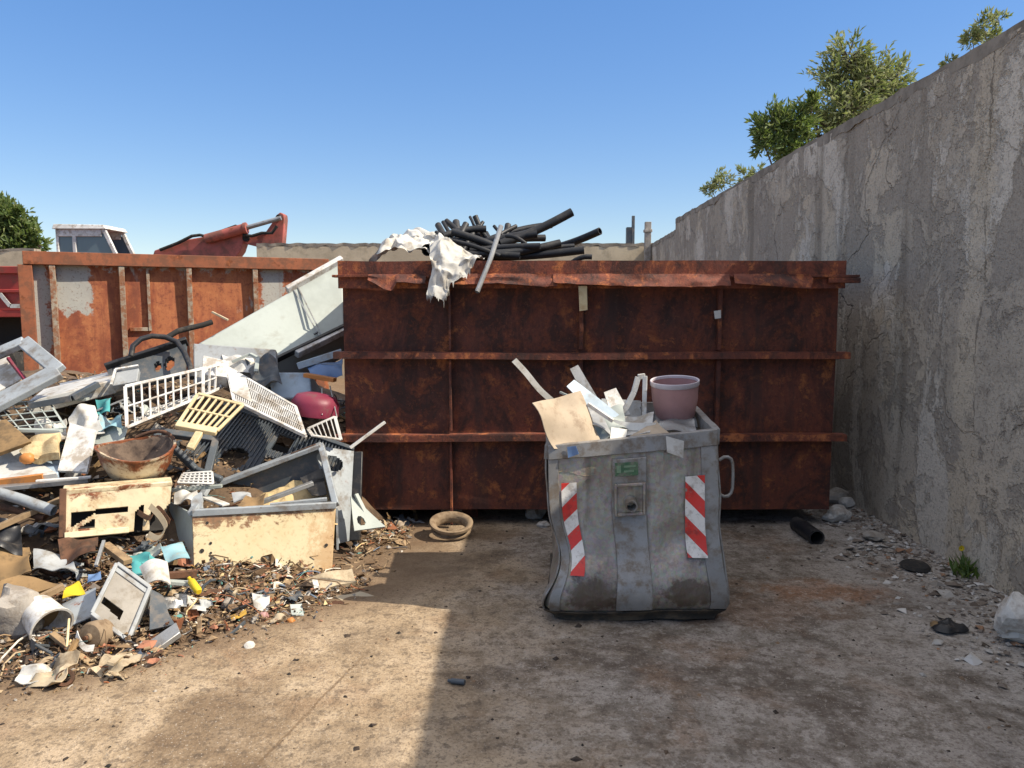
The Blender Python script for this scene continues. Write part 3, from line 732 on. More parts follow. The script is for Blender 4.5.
# ------------------------------------------------------------------ red truck at the left edge
TY = 14.0
tl = P(23, 268, TY)
truck = thing('tipper_truck', 'red tipper truck body with a white angled stripe at the left edge', 'truck', (tl.x-2.6, TY+1.2, 0))
zt2 = tl.z; zb2 = P(10, 316, TY).z
m = MB(); m.box2((tl.x-4.6, TY, zb2), (tl.x, TY+2.4, zb2+.1))
for d in (0, 2.34): m.box2((tl.x-4.6, TY+d, zb2+.1), (tl.x, TY+d+.06, zt2))
for x in (tl.x-4.6, tl.x-.06): m.box2((x, TY+.06, zb2+.1), (x+.06, TY+2.34, zt2-.01))
m.box2((tl.x-4.65, TY-.05, zt2-.1), (tl.x+.03, TY-.001, zt2+.03)); m.box2((tl.x-4.65, TY-.05, zb2+.42), (tl.x+.03, TY-.001, zb2+.48)); m.box2((tl.x-4.65, TY-.05, zb2-.02), (tl.x+.03, TY-.001, zb2+.1))
obj('tipper_body', m, M['red'], truck, bev=.01)
m = MB(); h = zt2-zb2
a = P(0, 294, TY-.06); b = P(10, 306, TY-.06); c = P(25, 306, TY-.06); e = P(-60, 294, TY-.06)
for p_, q_ in ((e, a), (a, b), (b, c)): m.beam(p_, q_, .012, .07, (0, 0, 1))
obj('stripe', m, M['white'], truck)
m = MB(); m.box2((tl.x-6.4, TY+.7, .75), (tl.x-.3, TY+1.7, zb2-.03)); obj('chassis', m, M['dark'], truck)
for wx in (tl.x-.75, tl.x-3.3, tl.x-5.8):
    for wy in (TY+.05, TY+2.05):
        m = MB(); Mr = Matrix.Rotation(R(90), 3, 'X')
        m.lathe([(.05, -.14), (.36, -.14), (.47, -.10), (.49, 0), (.47, .10), (.36, .14), (.05, .14)], (wx, wy+.15, .49), Mr, 24)
        wo = obj('wheel', m, M['tyre'], truck)
m = MB(); m.box2((tl.x-6.6, TY+.1, .7), (tl.x-4.9, TY+2.3, 2.5)); obj('cab', m, M['red'], truck, bev=.08)
m = MB(); m.box2((tl.x-6.2, TY+.085, 1.6), (tl.x-5.2, TY+.099, 2.25)); obj('window', m, M['glass'], truck)

# ------------------------------------------------------------------ material handler with white cab and red boom
HY = 19.2
def H(px, py, dy=0): return P(px, py, HY+dy)
hb = H(90, 250)
han = thing('excavator', 'excavator with white windowed cab and red folded boom behind the orange container', 'excavator', (hb.x+1.3, HY+.6, 0))
m = MB()
for dy in (-.5, 1.7):
    m.tube([(hb.x-1.2, HY+dy, .42), (hb.x+2.8, HY+dy, .42)], .42, 14); m.box2((hb.x-1.2, HY+dy-.25, .02), (hb.x+2.8, HY+dy+.25, .8))
obj('track', m, M['tyre'], han)
m = MB(); m.box2((hb.x-1.6, HY-.6, .95), (hb.x+2.0, HY+2.0, 1.9)); m.box2((hb.x-1.6, HY+.9, 1.9), (hb.x+.9, HY+2.0, 2.5)); m.tube([(hb.x+.5, HY+.6, .6), (hb.x+.5, HY+.6, .95)], .7, 20)
obj('upper_body', m, M['redboom'], han, bev=.05)
m = MB(); zc = 1.9
rt0, rt1 = H(55, 229), H(105, 229); wb = H(116, 252)
def slope(p0, p1, w_, d0, d1):
    m.hexa([V((p0.x, d0, p0.z)), V((p0.x+w_, d0, p0.z)), V((p0.x+w_, d1, p0.z)), V((p0.x, d1, p0.z))], [V((p1.x, d0, p1.z)), V((p1.x+w_, d0, p1.z)), V((p1.x+w_, d1, p1.z)), V((p1.x, d1, p1.z))])
rx0, rx1 = rt0.x, rt1.x; zr_ = rt0.z
m.hexa([V((rx0-.05, HY-.06, zr_)), V((rx1+.05, HY-.06, zr_)), V((rx1+.05, HY+1.05, zr_)), V((rx0-.05, HY+1.05, zr_))], [V((rx0-.02, HY-.03, zr_+.12)), V((rx1-.02, HY-.03, zr_+.10)), V((rx1-.02, HY+1.02, zr_+.10)), V((rx0-.02, HY+1.02, zr_+.12))])
xs_ = lambda px: H(px, 240).x
for d0, d1 in ((HY, HY+.08), (HY+.92, HY+1.0)):
    m.box2((rx0, d0, zc), (xs_(58.3), d1, zr_-.001)); m.box2((xs_(72), d0, zc), (xs_(75.6), d1, zr_-.001))
    dx = (wb.x-rx1)/(zr_-wb.z)
    m.hexa([V((rx1-.10+dx*(zr_-zc), d0, zc)), V((rx1+.0+dx*(zr_-zc), d0, zc)), V((rx1+.0+dx*(zr_-zc), d1, zc)), V((rx1-.10+dx*(zr_-zc), d1, zc))],
           [V((rx1-.10, d0, zr_-.001)), V((rx1, d0, zr_-.001)), V((rx1, d1, zr_-.001)), V((rx1-.10, d1, zr_-.001))])
    m.box2((xs_(58.3)+.001, d0+.002, zr_-.18), (rx1-.101, d1-.002, zr_-.002))
    m.box2((rx0, d0+.003, zc), (rx1+dx*(zr_-zc)-.1, d1-.003, zc+.5))
obj('cab', m, M['whitepl'], han, bev=.012)
for d in (HY+.04, HY+.96):
    m = MB(); m.poly([V((rx0+.03, d, zc+.5)), V((rx1+dx*(zr_-zc-.5)-.05, d, zc+.5)), V((rx1-.05, d, zr_-.1)), V((rx0+.03, d, zr_-.1))])
    obj('window', m, M['glass'], han, fix=False)
m = MB(); m.box2((xs_(62), HY+.3, zc), (xs_(70), HY+.75, zc+.95)); m.box2((xs_(62), HY+.3, zc+.3), (xs_(85), HY+.75, zc+.42)); obj('seat', m, M['black'], han, bev=.04)
def plate(m, pts, d0, d1):
    a = [V((p.x, d0, p.z)) for p in pts]; b = [V((p.x, d1, p.z)) for p in pts]
    va = [m.bm.verts.new(p) for p in a]; vb = [m.bm.verts.new(p) for p in b]
    m.bm.faces.new(va); m.bm.faces.new(vb[::-1])
    for i in range(len(a)): j = (i+1) % len(a); m.bm.faces.new((va[i], vb[i], vb[j], va[j]))
m = MB(); foot = V((hb.x+1.2, HY, 1.7))
plate(m, [foot, H(158, 251), H(186, 241), H(232, 233), H(245, 229), H(247, 240), H(243, 252), H(234, 264), H(190, 280), foot+V((.5, 0, -.3))], HY-.2, HY+.2)
obj('boom', m, M['redboom'], han, bev=.02)
m = MB(); plate(m, [H(243, 235), H(258, 236), H(268, 232), H(275, 222), H(278, 216), H(282, 213), H(286, 215), H(286.5, 220), H(285, 238), H(283, 262), H(276, 290), H(268, 290), H(270, 250), H(250, 245), H(244, 243)], HY-.16, HY+.14); obj('stick', m, M['redboom'], han, bev=.02)
for nm_, px_, py_, r_ in (('pivot_pin', 281.5, 218, .06), ('pivot_pin', 249, 239, .08)):
    m = MB(); c_ = H(px_, py_); m.tube([V((c_.x, HY-.25, c_.z)), V((c_.x, HY+.25, c_.z))], r_, 14); obj(nm_, m, M['tyre'], han)
m = MB(); m.tube([H(206, 239, -.3), H(244, 228.5, -.3)], .12, 12); m.tube([H(244, 228.5, -.3), H(247, 228, -.3)], .14, 12); obj('cylinder', m, M['redboom'], han)
m = MB(); m.tube([H(246, 228, -.3), H(281, 218, -.3)], .055, 10); obj('piston', m, M['steel'], han)
m = MB()
m.tube([H(160, 250, -.3), H(178, 243, -.3), H(192, 236, -.3), H(200, 235, -.3), H(212, 238, -.3), H(222, 231, -.3), H(236, 226, -.3), H(243, 229, -.3)], .04, 6)
m.tube([H(243, 235, -.3), H(252, 236, -.3), H(262, 233, -.3), H(272, 233, -.3), H(277, 226, -.3)], .04, 6)
obj('hose', m, M['tyre'], han)
# ------------------------------------------------------------------ dented steel bin
bx = V((.655, 4.32, 0))
bin_ = thing('waste_bin', 'dented grey galvanised steel waste bin with red and white hazard plates standing in the shade', 'bin', bx)
def sm(a, b, x):
    t = min(1, max(0, (x-a)/(b-a))); return t*t*(3-2*t)
def bump1(c, w_, x): return math.exp(-((x-c)/w_)**2)
FLb, FRb, BRb, BLb = V((.200, 3.86, .02)), V((1.105, 3.86, .02)), V((1.10, 4.78, .02)), V((.26, 4.76, .02))
FLt, FRt, BRt, BLt = P(548, 447, 3.99), P(717, 431, 4.0), P(691, 404, 4.84), P(551, 404, 4.80)
def F(u, v, d=0):
    """front sheet; v runs up; d lifts off the sheet towards the viewer"""
    u_ = min(1, max(0, u))
    p = (FLb*(1-u)+FRb*u)*(1-v)+(FLt*(1-u)+FRt*u)*v
    y = -.075*bump1(.16, .17, v)*(.6+.4*math.sin(u*math.pi)) + .055*(1-sm(0, .09, v))
    y += .03*bump1(.55, .25, v)*bump1(.25, .3, u)+.018*noise.noise(V((u*3.1, v*3.3, 2)))+.010*noise.noise(V((u*7, v*7, 5)))+.022*bump1(.42, .10, v)*bump1(.74, .10, u)-.012*bump1(.3, .05, v)*bump1(.2, .12, u)
    x = .062*bump1(.36, .17, v)*(1-u_)**3 - .012*bump1(.5, .2, v)*u_ + .018*bump1(.13, .12, v)*u_**2 - .016*bump1(.13, .09, v)*(1-u_)**2
    x += .05*(1-sm(0, .09, v))**2*(1-2*u_)
    return V((p.x+x, p.y+y-d, p.z+.01*noise.noise(V((u*2, v*2, 9)))))
def Ls(u, v, d=0):      # left side, u from front to back
    f = F(0, v); b = (BLb*(1-v)+BLt*v)
    p = f*(1-u)+b*u
    return p+V((-d+.05*bump1(.4, .25, v)*math.sin(u*math.pi)-.03*bump1(.1, .1, v)*(1-u)+.02*noise.noise(V((u*4, v*4, 12))), 0, 0))
def Rs(u, v, d=0):
    f = F(1, v); b = (BRb*(1-v)+BRt*v)
    p = f*(1-u)+b*u
    return p+V((d+.03*bump1(.3, .3, v)*math.sin(u*math.pi)+.015*noise.noise(V((u*4, v*4, 22))), 0, 0))
def Bs(u, v): return (BLb*(1-u)+BRb*u)*(1-v)+(BLt*(1-u)+BRt*u)*v
m = MB()
def ringpt(k, v):      # once round the bin, 4 sides
    s_ = int(k) % 4; u = k-int(k)
    return (F(u, v), Rs(u, v), Bs(1-u, v), Ls(1-u, v))[s_]
nb = 22
grid = [[m.bm.verts.new(ringpt(i/nb, j/26)) for j in range(27)] for i in range(4*nb)]
fs = []
for i in range(4*nb):
    k = (i+1) % (4*nb)
    for j in range(26): fs.append(m.bm.faces.new((grid[i][j], grid[k][j], grid[k][j+1], grid[i][j+1])))
fs.append(m.bm.faces.new([grid[i][0] for i in range(4*nb)][::-1]))
bmesh.ops.recalc_face_normals(m.bm, faces=fs); bmesh.ops.solidify(m.bm, geom=fs, thickness=.006)
obj('body', m, M['galv'], bin_, smooth=50)
def patch(m, fn, u0, u1, v0, v1, d, th, nu=8, nv=24):
    dr_ = {F: V((0, 1, 0)), Ls: V((1, 0, 0)), Rs: V((-1, 0, 0))}[fn]
    m.grid(lambda a, b: fn(u0+(u1-u0)*a, v0+(v1-v0)*b, d), nu, nv, 0, None, dr_*th); return m
obj('centre_panel', patch(MB(), F, .375, .575, .07, .90, .022, .016), M['galv_clean'], bin_, bev=.004)
for fn, u0, u1 in ((F, 0.0, .06), (F, .90, 1.0), (Rs, .005, .10), (Ls, .005, .09)):
    obj('corner_post', patch(MB(), fn, u0, u1, .06, 1.0, .012, .010, 4, 30), M['galv_clean'], bin_, bev=.003)
m = MB()
for fn in (F, Rs, Ls):
    patch(m, fn, 0, 1, .925, 1.012, .018, .042, 20, 3)
m.grid(lambda u, v: Bs(u, .90+.112*v)+V((0, .01, 0)), 20, 3, .03)
obj('rim', m, M['galv_clean'], bin_, bev=.004)
m = MB()
for fn in (F, Rs, Ls): patch(m, fn, -.01 if fn is F else 0, 1.01 if fn is F else 1, -.015, .055, .016, .04, 20, 4)
obj('base_skirt', m, M['black_grime'], bin_, bev=.006)
m = MB(); patch(m, F, .395, .555, .59, .755, .03, .008, 6, 6)
for a, b, c, e in ((.385, .40, .58, .765), (.55, .565, .58, .765), (.40, .55, .58, .597), (.40, .55, .748, .765)): patch(m, F, a, b, c, e, .048, .024, 4, 4)
sk = obj('drain_plate', m, M['galv'], bin_, bev=.003)
m = MB(); p = F(.475, .66, .03); m.tube([p, p+V((0, -.075, -.012))], .031, 18, wall=.007); obj('drain_spout', m, M['galv_clean'], sk)
m = MB(); patch(m, F, .39, .525, .805, .88, .026, .003, 4, 4); st_ = obj('sticker', m, M['green'], bin_)
m = MB(); patch(m, F, .40, .425, .825, .865, .028, .0015, 3, 3); patch(m, F, .442, .51, .852, .863, .028, .0015, 3, 2); patch(m, F, .442, .50, .825, .836, .028, .0015, 3, 2)
obj('sticker_print', m, M['greenpale'], st_)
obj('hazard_plate', patch(MB(), F, .075, .165, .27, .78, .016, .003, 6, 20), M['stripe_l'], bin_, label='left red and white plate, narrow and rising')
obj('hazard_plate', patch(MB(), F, .80, .915, .335, .775, .026, .004, 6, 20), M['stripe_r'], bin_, label='right red and white plate, worn at its edge')
m = MB()
h0, h1 = P(719, 460, 4.08), P(719, 494, 4.05)
m.tube([h0, P(724, 457, 4.08), P(728, 457, 4.08), P(731, 459, 4.08), P(732.5, 463, 4.08), P(733, 474, 4.07), P(732.5, 488, 4.06), P(731, 493, 4.06), P(728, 496, 4.05), P(724, 496.5, 4.05), h1], .009, 12)
obj('handle', m, M['galv_clean'], bin_, smooth=60)
m = MB(); ft = .80
m.grid(lambda u, v: V(((Ls(v, ft).x+.03)*(1-u)+(Rs(v, ft).x-.03)*u, F(u, ft).y*(1-v)+4.76*v, .76+.05*noise.noise(V((u*7, v*7, 3))))), 20, 20)
tag(obj('scrap_fill', m, M['shards'], smooth=0), 'mixed dark scrap filling the dented bin', 'scrap', kind='stuff')

# things sticking out of the bin
def sheet(name, label, cat, q, mat, th=.004, warp=.02, wf=5, nu=10, nv=10, skip=None, group=None, seed=1, bend=0):
    m = MB(); sd_ = V((seed*7.3, seed*3.1, 0))
    m.grid(lambda u, v: q.p(u, v)+q.n*(warp*noise.noise(q.p(u, v)*wf+sd_)+bend*math.sin(u*math.pi)), nu, nv, th, skip)
    return obj(name, m, M[mat], label=label, cat=cat, group=group)
def stick(name, label, cat, pts, w_, h, mat, up=(0, 0, 1), bev=.002, group=None):
    m = MB(); pts = [P(*p) for p in pts]
    for a, b in zip(pts, pts[1:]): m.beam(a, b, w_, h, up)
    return obj(name, m, M[mat], label=label, cat=cat, bev=bev, group=group)
def strip(name, label, cat, pts, w_, th, mat, wd=(0, 0, 1), n=24, group=None):
    """a bent ribbon through the points"""
    pts = [P(*p) for p in pts]; wd = V(wd).normalized()
    def at(u):
        k = u*(len(pts)-1); i = min(int(k), len(pts)-2); f = k-i
        p0, p1, p2, p3 = pts[max(i-1, 0)], pts[i], pts[i+1], pts[min(i+2, len(pts)-1)]
        return .5*((2*p1)+(p2-p0)*f+(2*p0-5*p1+4*p2-p3)*f*f+(3*p1-p0-3*p2+p3)*f**3)
    m = MB(); m.grid(lambda u, v: at(u)+wd*(v-.5)*w_, n, 3, th)
    return obj(name, m, M[mat], label=label, cat=cat, group=group)
sheet('metal_sheet', 'tan creased metal sheet leaning out over the front left rim of the bin', 'sheet', QP((531, 404, 4.0), (577, 393, 4.25), (605, 449, 4.1), (556, 448, 3.95)), 'cardboard', .005, .035, 6)
strip('plastic_strip', 'thin white strip sticking up at the far left of the bin', 'strip', [(514, 360, 4.1), (526, 373, 4.12), (540, 390, 4.15), (556, 404, 4.2)], .032, .004, 'white', (.7, .2, .6))
sheet('panel_offcut', 'pale blue-grey long offcut leaning in the middle of the bin', 'offcut', QP((566, 387, 4.35), (574, 380, 4.4), (622, 418, 4.35), (600, 424, 4.3)), 'paleblue', .006, .012)
sheet('panel_offcut', 'narrow white offcut standing highest behind the tan sheet in the bin', 'offcut', QP((570, 369, 4.5), (578, 365, 4.5), (600, 402, 4.45), (590, 408, 4.45)), 'whitepl', .012, .004)
stick('plastic_bracket', 'white bent bracket like an upside down letter V in the bin', 'bracket', [(619, 421, 4.45), (634, 392, 4.45), (638, 377, 4.45), (645, 376, 4.45), (644, 425, 4.42)], .026, .030, 'whitepl')
strip('plastic_strip', 'white curved band arching low across the middle of the bin', 'strip', [(590, 408, 4.3), (605, 420, 4.25), (626, 426, 4.2), (650, 427, 4.2), (672, 426, 4.3)], .045, .005, 'white', (0, .5, 1))
sheet('panel_offcut', 'small white square offcut lying against the front rim inside the bin', 'offcut', QP((611, 428, 4.08), (627, 430, 4.1), (624, 447, 4.0), (609, 446, 3.98)), 'white', .006, .006)
sheet('cardboard_flap', 'beige folded flap in front of the pink pot', 'flap', QP((626, 441, 4.05), (656, 420, 4.25), (669, 433, 4.12), (640, 447, 4.02)), 'cardboard', .004, .03, 7)
sheet('panel_offcut', 'white plate hanging over the front right rim of the bin', 'offcut', QP((666, 436, 3.935), (684, 441, 3.925), (683, 458, 3.915), (667, 452, 3.925)), 'white', .004, .004)
sheet('metal_sheet', 'crumpled pale sheet lying below the pink pot on the right', 'sheet', QP((655, 416, 4.5), (693, 416, 4.5), (697, 430, 4.2), (662, 434, 4.15)), 'steel', .004, .05, 8)
sheet('metal_sheet', 'grey sheet standing at the back of the bin between bracket and offcuts', 'sheet', QP((602, 398, 4.7), (640, 402, 4.72), (642, 425, 4.6), (600, 424, 4.6)), 'grey', .004, .03, 6)
sheet('plastic_scrap', 'small blue scrap caught on the front left rim', 'scrap', QP((567, 447, 3.955), (576, 446, 3.95), (579, 454, 3.945), (568, 458, 3.95)), 'blue', .003, .01, 12)
stick('plastic_strip', 'white narrow bar lying between the tan sheet and the bracket', 'strip', [(588, 404, 4.2), (613, 421, 4.12)], .022, .02, 'whitepl')
sheet('metal_sheet', 'light grey twisted sheet behind the tan sheet', 'sheet', QP((578, 402, 4.3), (600, 412, 4.3), (612, 436, 4.12), (590, 424, 4.15)), 'steel', .004, .03, 9)
sheet('metal_sheet', 'crumpled pale grey sheet lying deep between the tan sheet and the white square offcut', 'sheet', QP((586, 414, 4.4), (622, 410, 4.45), (628, 434, 4.15), (596, 440, 4.1)), 'pale', .004, .07, 8, 16, 16)
sheet('panel_offcut', 'white bent offcut under the curved band at the middle of the bin', 'offcut', QP((622, 416, 4.4), (654, 414, 4.4), (650, 438, 4.1), (626, 440, 4.08)), 'white', .005, .05, 7, 12, 12)
sheet('panel_offcut', 'grey-white offcut leaning right behind the bent bracket', 'offcut', QP((604, 392, 4.6), (616, 388, 4.62), (630, 416, 4.5), (612, 418, 4.48)), 'whitepl', .006, .02, 6)
sheet('plastic_sheet', 'dark wrinkled sheet under the pink pot in the bin', 'sheet', QP((640, 412, 4.6), (692, 410, 4.6), (698, 424, 4.35), (650, 428, 4.3)), 'slate', .004, .05, 8, 14, 14)
stick('plastic_strip', 'thin pale bar slanting behind the tall white offcut', 'strip', [(560, 392, 4.5), (604, 412, 4.4)], .02, .012, 'pale')
pc = P(675, 417, 4.5); pr = 24/FPX*4.55
pot = thing('flower_pot', 'faded pink round plastic pot with pale rim on top of the bin', 'pot', pc)
Mr = Matrix.Rotation(R(6), 3, 'X') @ Matrix.Rotation(R(-3), 3, 'Y')
m = MB(); hp = .225
m.lathe([(.001, 0), (pr*.72, 0), (pr*.80, .01), (pr*.93, hp*.5), (pr*.965, hp*.92), (pr*.93, hp*.92), (pr*.88, hp*.5), (pr*.76, .02), (.001, .02)], pc, Mr, 36); obj('pot_body', m, M['pink'], pot, smooth=50)
m = MB(); m.lathe([(pr*.968, hp*.86), (pr*1.0, hp*.88), (pr*1.005, hp*.99), (pr*.985, hp), (pr*.94, hp*.985), (pr*.935, hp*.925)], pc, Mr, 36); obj('pot_rim', m, M['lav'], pot, smooth=50)

# ------------------------------------------------------------------ pipes and sack on the dark container
def pipe(label, a, b, r, mat='pipe', bendz=0, name='plastic_pipe', group='black pipes lying on the container'):
    m = MB(); a = P(*a); b = P(*b); n_ = 8
    bz = bendz or .02*math.sin(a.x*91); by = .02*math.sin(a.x*57)
    pts = [a.lerp(b, k/n_)+V((0, by, bz))*math.sin(k/n_*math.pi) for k in range(n_+1)]
    m.tube(pts, r*.86, 14, wall=min(.006, r*.3)); return obj(name, m, M[mat], label=label, cat='pipe', group=group)
pipe('long black pipe rising highest to the right', (500, 244, 6.0), (572, 212, 6.1), .040)
pipe('black pipe reaching out to the right below the highest one', (545, 250, 6.3), (600, 231, 6.0), .034)
pipe('black pipe lying almost level, its end dropping to the right above the rim', (455, 257, 5.9), (584, 250, 5.85), .036, bendz=-.02)
pipe('short black pipe end peeking over the rim right of the bundle', (570, 264, 5.75), (592, 257, 5.7), .022)
pipe('thick black pipe along the bundle just under the highest pipe', (452, 252, 6.1), (537, 234, 6.05), .040)
pipe('black pipe lying across the lower bundle with sagging middle', (462, 254, 5.75), (560, 243, 5.9), .034, bendz=-.03)
pipe('short thick black pipe end at the left over the white sack', (427, 250, 5.7), (446, 246, 6.0), .052)
pipe('black pipe leaning left at the left end of the bundle', (438, 225, 6.2), (452, 250, 6.0), .030)
pipe('black pipe crossing at the left top of the bundle', (446, 221, 6.3), (470, 248, 6.1), .028)
pipe('thin black pipe pointing up left in the middle of the bundle', (475, 216, 6.2), (489, 242, 6.1), .026)
pipe('black pipe leaning right out of the left cluster', (466, 224, 6.1), (448, 254, 5.9), .030)
pipe('second black pipe leaning right beside the left cluster', (478, 227, 6.15), (460, 256, 5.95), .028)
pipe('short black pipe stub standing behind the grey rod', (508, 225, 6.3), (504, 246, 6.2), .030)
pipe('black pipe lying low behind the bundle toward the right', (480, 246, 6.4), (545, 238, 6.5), .034)
pipe('black pipe at mid height crossing under the grey rod', (470, 251, 5.85), (540, 246, 5.8), .028)
pipe('black pipe steep in the gap right of the left cluster', (486, 233, 6.25), (497, 252, 6.0), .024)
pipe('black pipe buried lowest along the rim in the bundle', (440, 259, 5.8), (520, 256, 5.75), .030)
pipe('black pipe short and raised behind the left cluster', (455, 228, 6.5), (492, 240, 6.5), .030)
pipe('black pipe stub nearly upright at the left of the bundle', (456, 222, 6.35), (459, 246, 6.2), .034)
pipe('black pipe heaped across the top of the left cluster', (443, 236, 6.0), (486, 229, 6.1), .032)
pipe('black pipe behind the highest pipe with its end near the middle', (488, 240, 6.2), (548, 225, 6.4), .030)
pipe('black pipe sloping down right through the middle of the cluster', (452, 232, 5.9), (508, 252, 5.9), .034)
for k_, (a_, b_, r_) in enumerate((((436, 232, 6.0), (448, 240, 5.95), .016), ((470, 217, 6.3), (476, 232, 6.2), .014), ((483, 222, 6.2), (470, 236, 6.1), .017), ((494, 226, 6.1), (505, 238, 6.05), .015), ((506, 236, 5.9), (526, 244, 5.85), .018), ((440, 246, 5.85), (466, 240, 5.9), .018))):
    pipe('thin broken black pipe piece lying in the left cluster of the bundle', a_, b_, r_)
for lab_, a_, b_, r_ in (('long thin black pipe running under the highest pipe towards the right', (470, 250, 6.2), (552, 226, 6.25), .020), ('long thin black pipe lying low across the bundle with its end over the rim', (448, 258, 5.8), (574, 246, 5.95), .022), ('thin black pipe crossing steeply at the left end of the bundle', (443, 222, 6.25), (463, 256, 5.9), .018),
                         ('thin black pipe leaning up right out of the middle of the bundle', (478, 252, 6.0), (516, 226, 6.3), .018), ('thin black pipe slanting down right below the left cluster', (448, 240, 5.8), (500, 256, 5.75), .020)):
    pipe(lab_, a_, b_, r_)
m = MB(); a, b = P(501, 226, 5.62), P(477, 292, 5.40); m.tube([a, a.lerp(b, .5)+V((.01, 0, 0)), b], .018, 10, wall=.003); obj('metal_rod', m, M['steel'], label='grey rod hanging over the front rim of the rusty container', cat='rod')
def cloth(name, label, cat, pts, mat, nu=60, nv=34, amp=.05, seed=3, ragged=0, th=.003):
    """drape through a 2D table of pixel points with depth"""
    G_ = [[P(*p) for p in row] for row in pts]
    def fn(u, v):
        a = u*(len(G_[0])-1); b = v*(len(G_)-1)
        i = min(int(a), len(G_[0])-2); j = min(int(b), len(G_)-2); fu, fv = a-i, b-j
        fu = fu*fu*(3-2*fu)*.5+fu*.5
        p = (G_[j][i]*(1-fu)+G_[j][i+1]*fu)*(1-fv)+(G_[j+1][i]*(1-fu)+G_[j+1][i+1]*fu)*fv
        q = V((p.x*6+seed, p.y*6, p.z*6))
        p = p+V((noise.noise(q)*.5, noise.noise(q+V((5, 0, 0))), noise.noise(q+V((0, 9, 0)))))*amp
        p = p+V((noise.noise(q*2.9)*.4, noise.noise(q*2.9+V((5, 1, 0))), noise.noise(q*2.9+V((1, 9, 0)))))*amp*.45
        c_ = abs(noise.noise(q*1.7+V((3, 3, 3)))); p = p+V((0, -.6*c_, .5*c_))*amp
        if ragged and v > .99: p = p+V((0, 0, ragged*noise.noise(V((u*40, 3, seed)))))
        return p
    m = MB(); m.grid(fn, nu, nv, 0, None, V((.0005, .003, -.0005))); return obj(name, m, M[mat], label=label, cat=cat, smooth=60)
cloth('plastic_sack', 'crumpled white sack lying on the left of the container top', 'sack', [
    [(378, 258, 6.2), (388, 241, 6.4), (405, 236, 6.5), (425, 236, 6.5), (440, 240, 6.4)],
    [(374, 260, 5.9), (386, 244, 5.95), (402, 238, 6.0), (426, 240, 6.0), (446, 246, 6.0)],
    [(372, 262, 5.64), (386, 256, 5.66), (405, 250, 5.7), (428, 254, 5.7), (450, 258, 5.68)]], 'sack', 80, 50, .08, 3)
cloth('plastic_sack', 'torn white sack hanging in tatters over the front of the rusty container', 'sack', [
    [(432, 244, 5.7), (440, 236, 5.75), (455, 248, 5.7), (470, 254, 5.7), (484, 257, 5.7)],
    [(430, 262, 5.46), (440, 258, 5.45), (452, 260, 5.45), (466, 262, 5.46), (482, 260, 5.5)],
    [(428, 288, 5.43), (436, 284, 5.42), (447, 290, 5.42), (455, 281, 5.43), (472, 268, 5.47)],
    [(428, 296, 5.42), (434, 294, 5.41), (444, 299, 5.41), (452, 284, 5.42), (470, 270, 5.46)]], 'sack', 80, 60, .05, 8, .10)
# ------------------------------------------------------------------ loose things on the yard floor
def rock(name, label, cat, px, py, wpx, hpx, mat, seed=1, group=None, flat_=1.0):
    g = G(px, py); s_ = (g-CAM).length/FPX
    m = MB(); bmesh.ops.create_icosphere(m.bm, subdivisions=3, radius=1)
    a, c = wpx*s_/2, hpx*s_/2
    for v in m.bm.verts:
        p = v.co.copy(); k = 1+.32*noise.noise(p*1.1+V((seed*5, 0, 0)))+.16*noise.noise(p*2.7+V((seed*3, 1, 0)))+.05*noise.noise(p*7)
        pl = V((math.sin(seed*1.7), math.cos(seed*2.3), .4)).normalized()
        d = p.dot(pl)
        if d > .55: p = p-pl*(d-.55)
        v.co = V((p.x*a*k, p.y*a*.8*k, p.z*c*k))
    mz = min(v.co.z for v in m.bm.verts)
    bmesh.ops.translate(m.bm, verts=m.bm.verts, vec=V((g.x, g.y+a*.4, -mz-c*.15)))
    return obj(name, m, M[mat], label=label, cat=cat, smooth=28, group=group)
rock('rubble_stone', 'brownish stone in the corner between the rusty container and the wall', 'stone', 838, 505, 22, 16, 'stone', 2)
rock('rubble_stone', 'pale rounded stone in front of the brownish one by the container corner', 'stone', 838, 523, 24, 16, 'whitestone', 3)
rock('rubble_stone', 'small pale stone near the wall behind the pale rounded stone', 'stone', 848, 508, 14, 10, 'whitestone', 4)
rock('rubble_stone', 'large whitish stone cut by the right edge of the picture', 'stone', 1022, 646, 44, 42, 'whitestone', 6)
rock('rubble_stone', 'flat tan stone lying in the grit along the wall', 'stone', 876, 541, 20, 8, 'stone', 9)
rock('rubble_stone', 'grey stone left of the bin under the rusty container', 'stone', 536, 520, 20, 16, 'stone', 12)
rock('rubble_stone', 'pale lump beside the grey stone left of the bin', 'stone', 543, 528, 12, 7, 'whitestone', 13)
m = MB(); a = G(797, 524, .045); b = G(817, 538, .045); m.tube([a, b], .055, 18, wall=.01); obj('plastic_pipe', m, M['pipe'], label='short black pipe lying on the ground by the right foot of the rusty container', cat='pipe')
g = G(915, 566, .02); m = MB(); m.lathe([(.001, -.012), (.075, -.015), (.09, 0), (.075, .016), (.03, .012), (.001, .013)], g, Matrix.Rotation(R(5), 3, 'X'), 28); obj('rubber_disc', m, M['tyre'], label='black rubber disc lying in the pale grit near the wall', cat='disc')
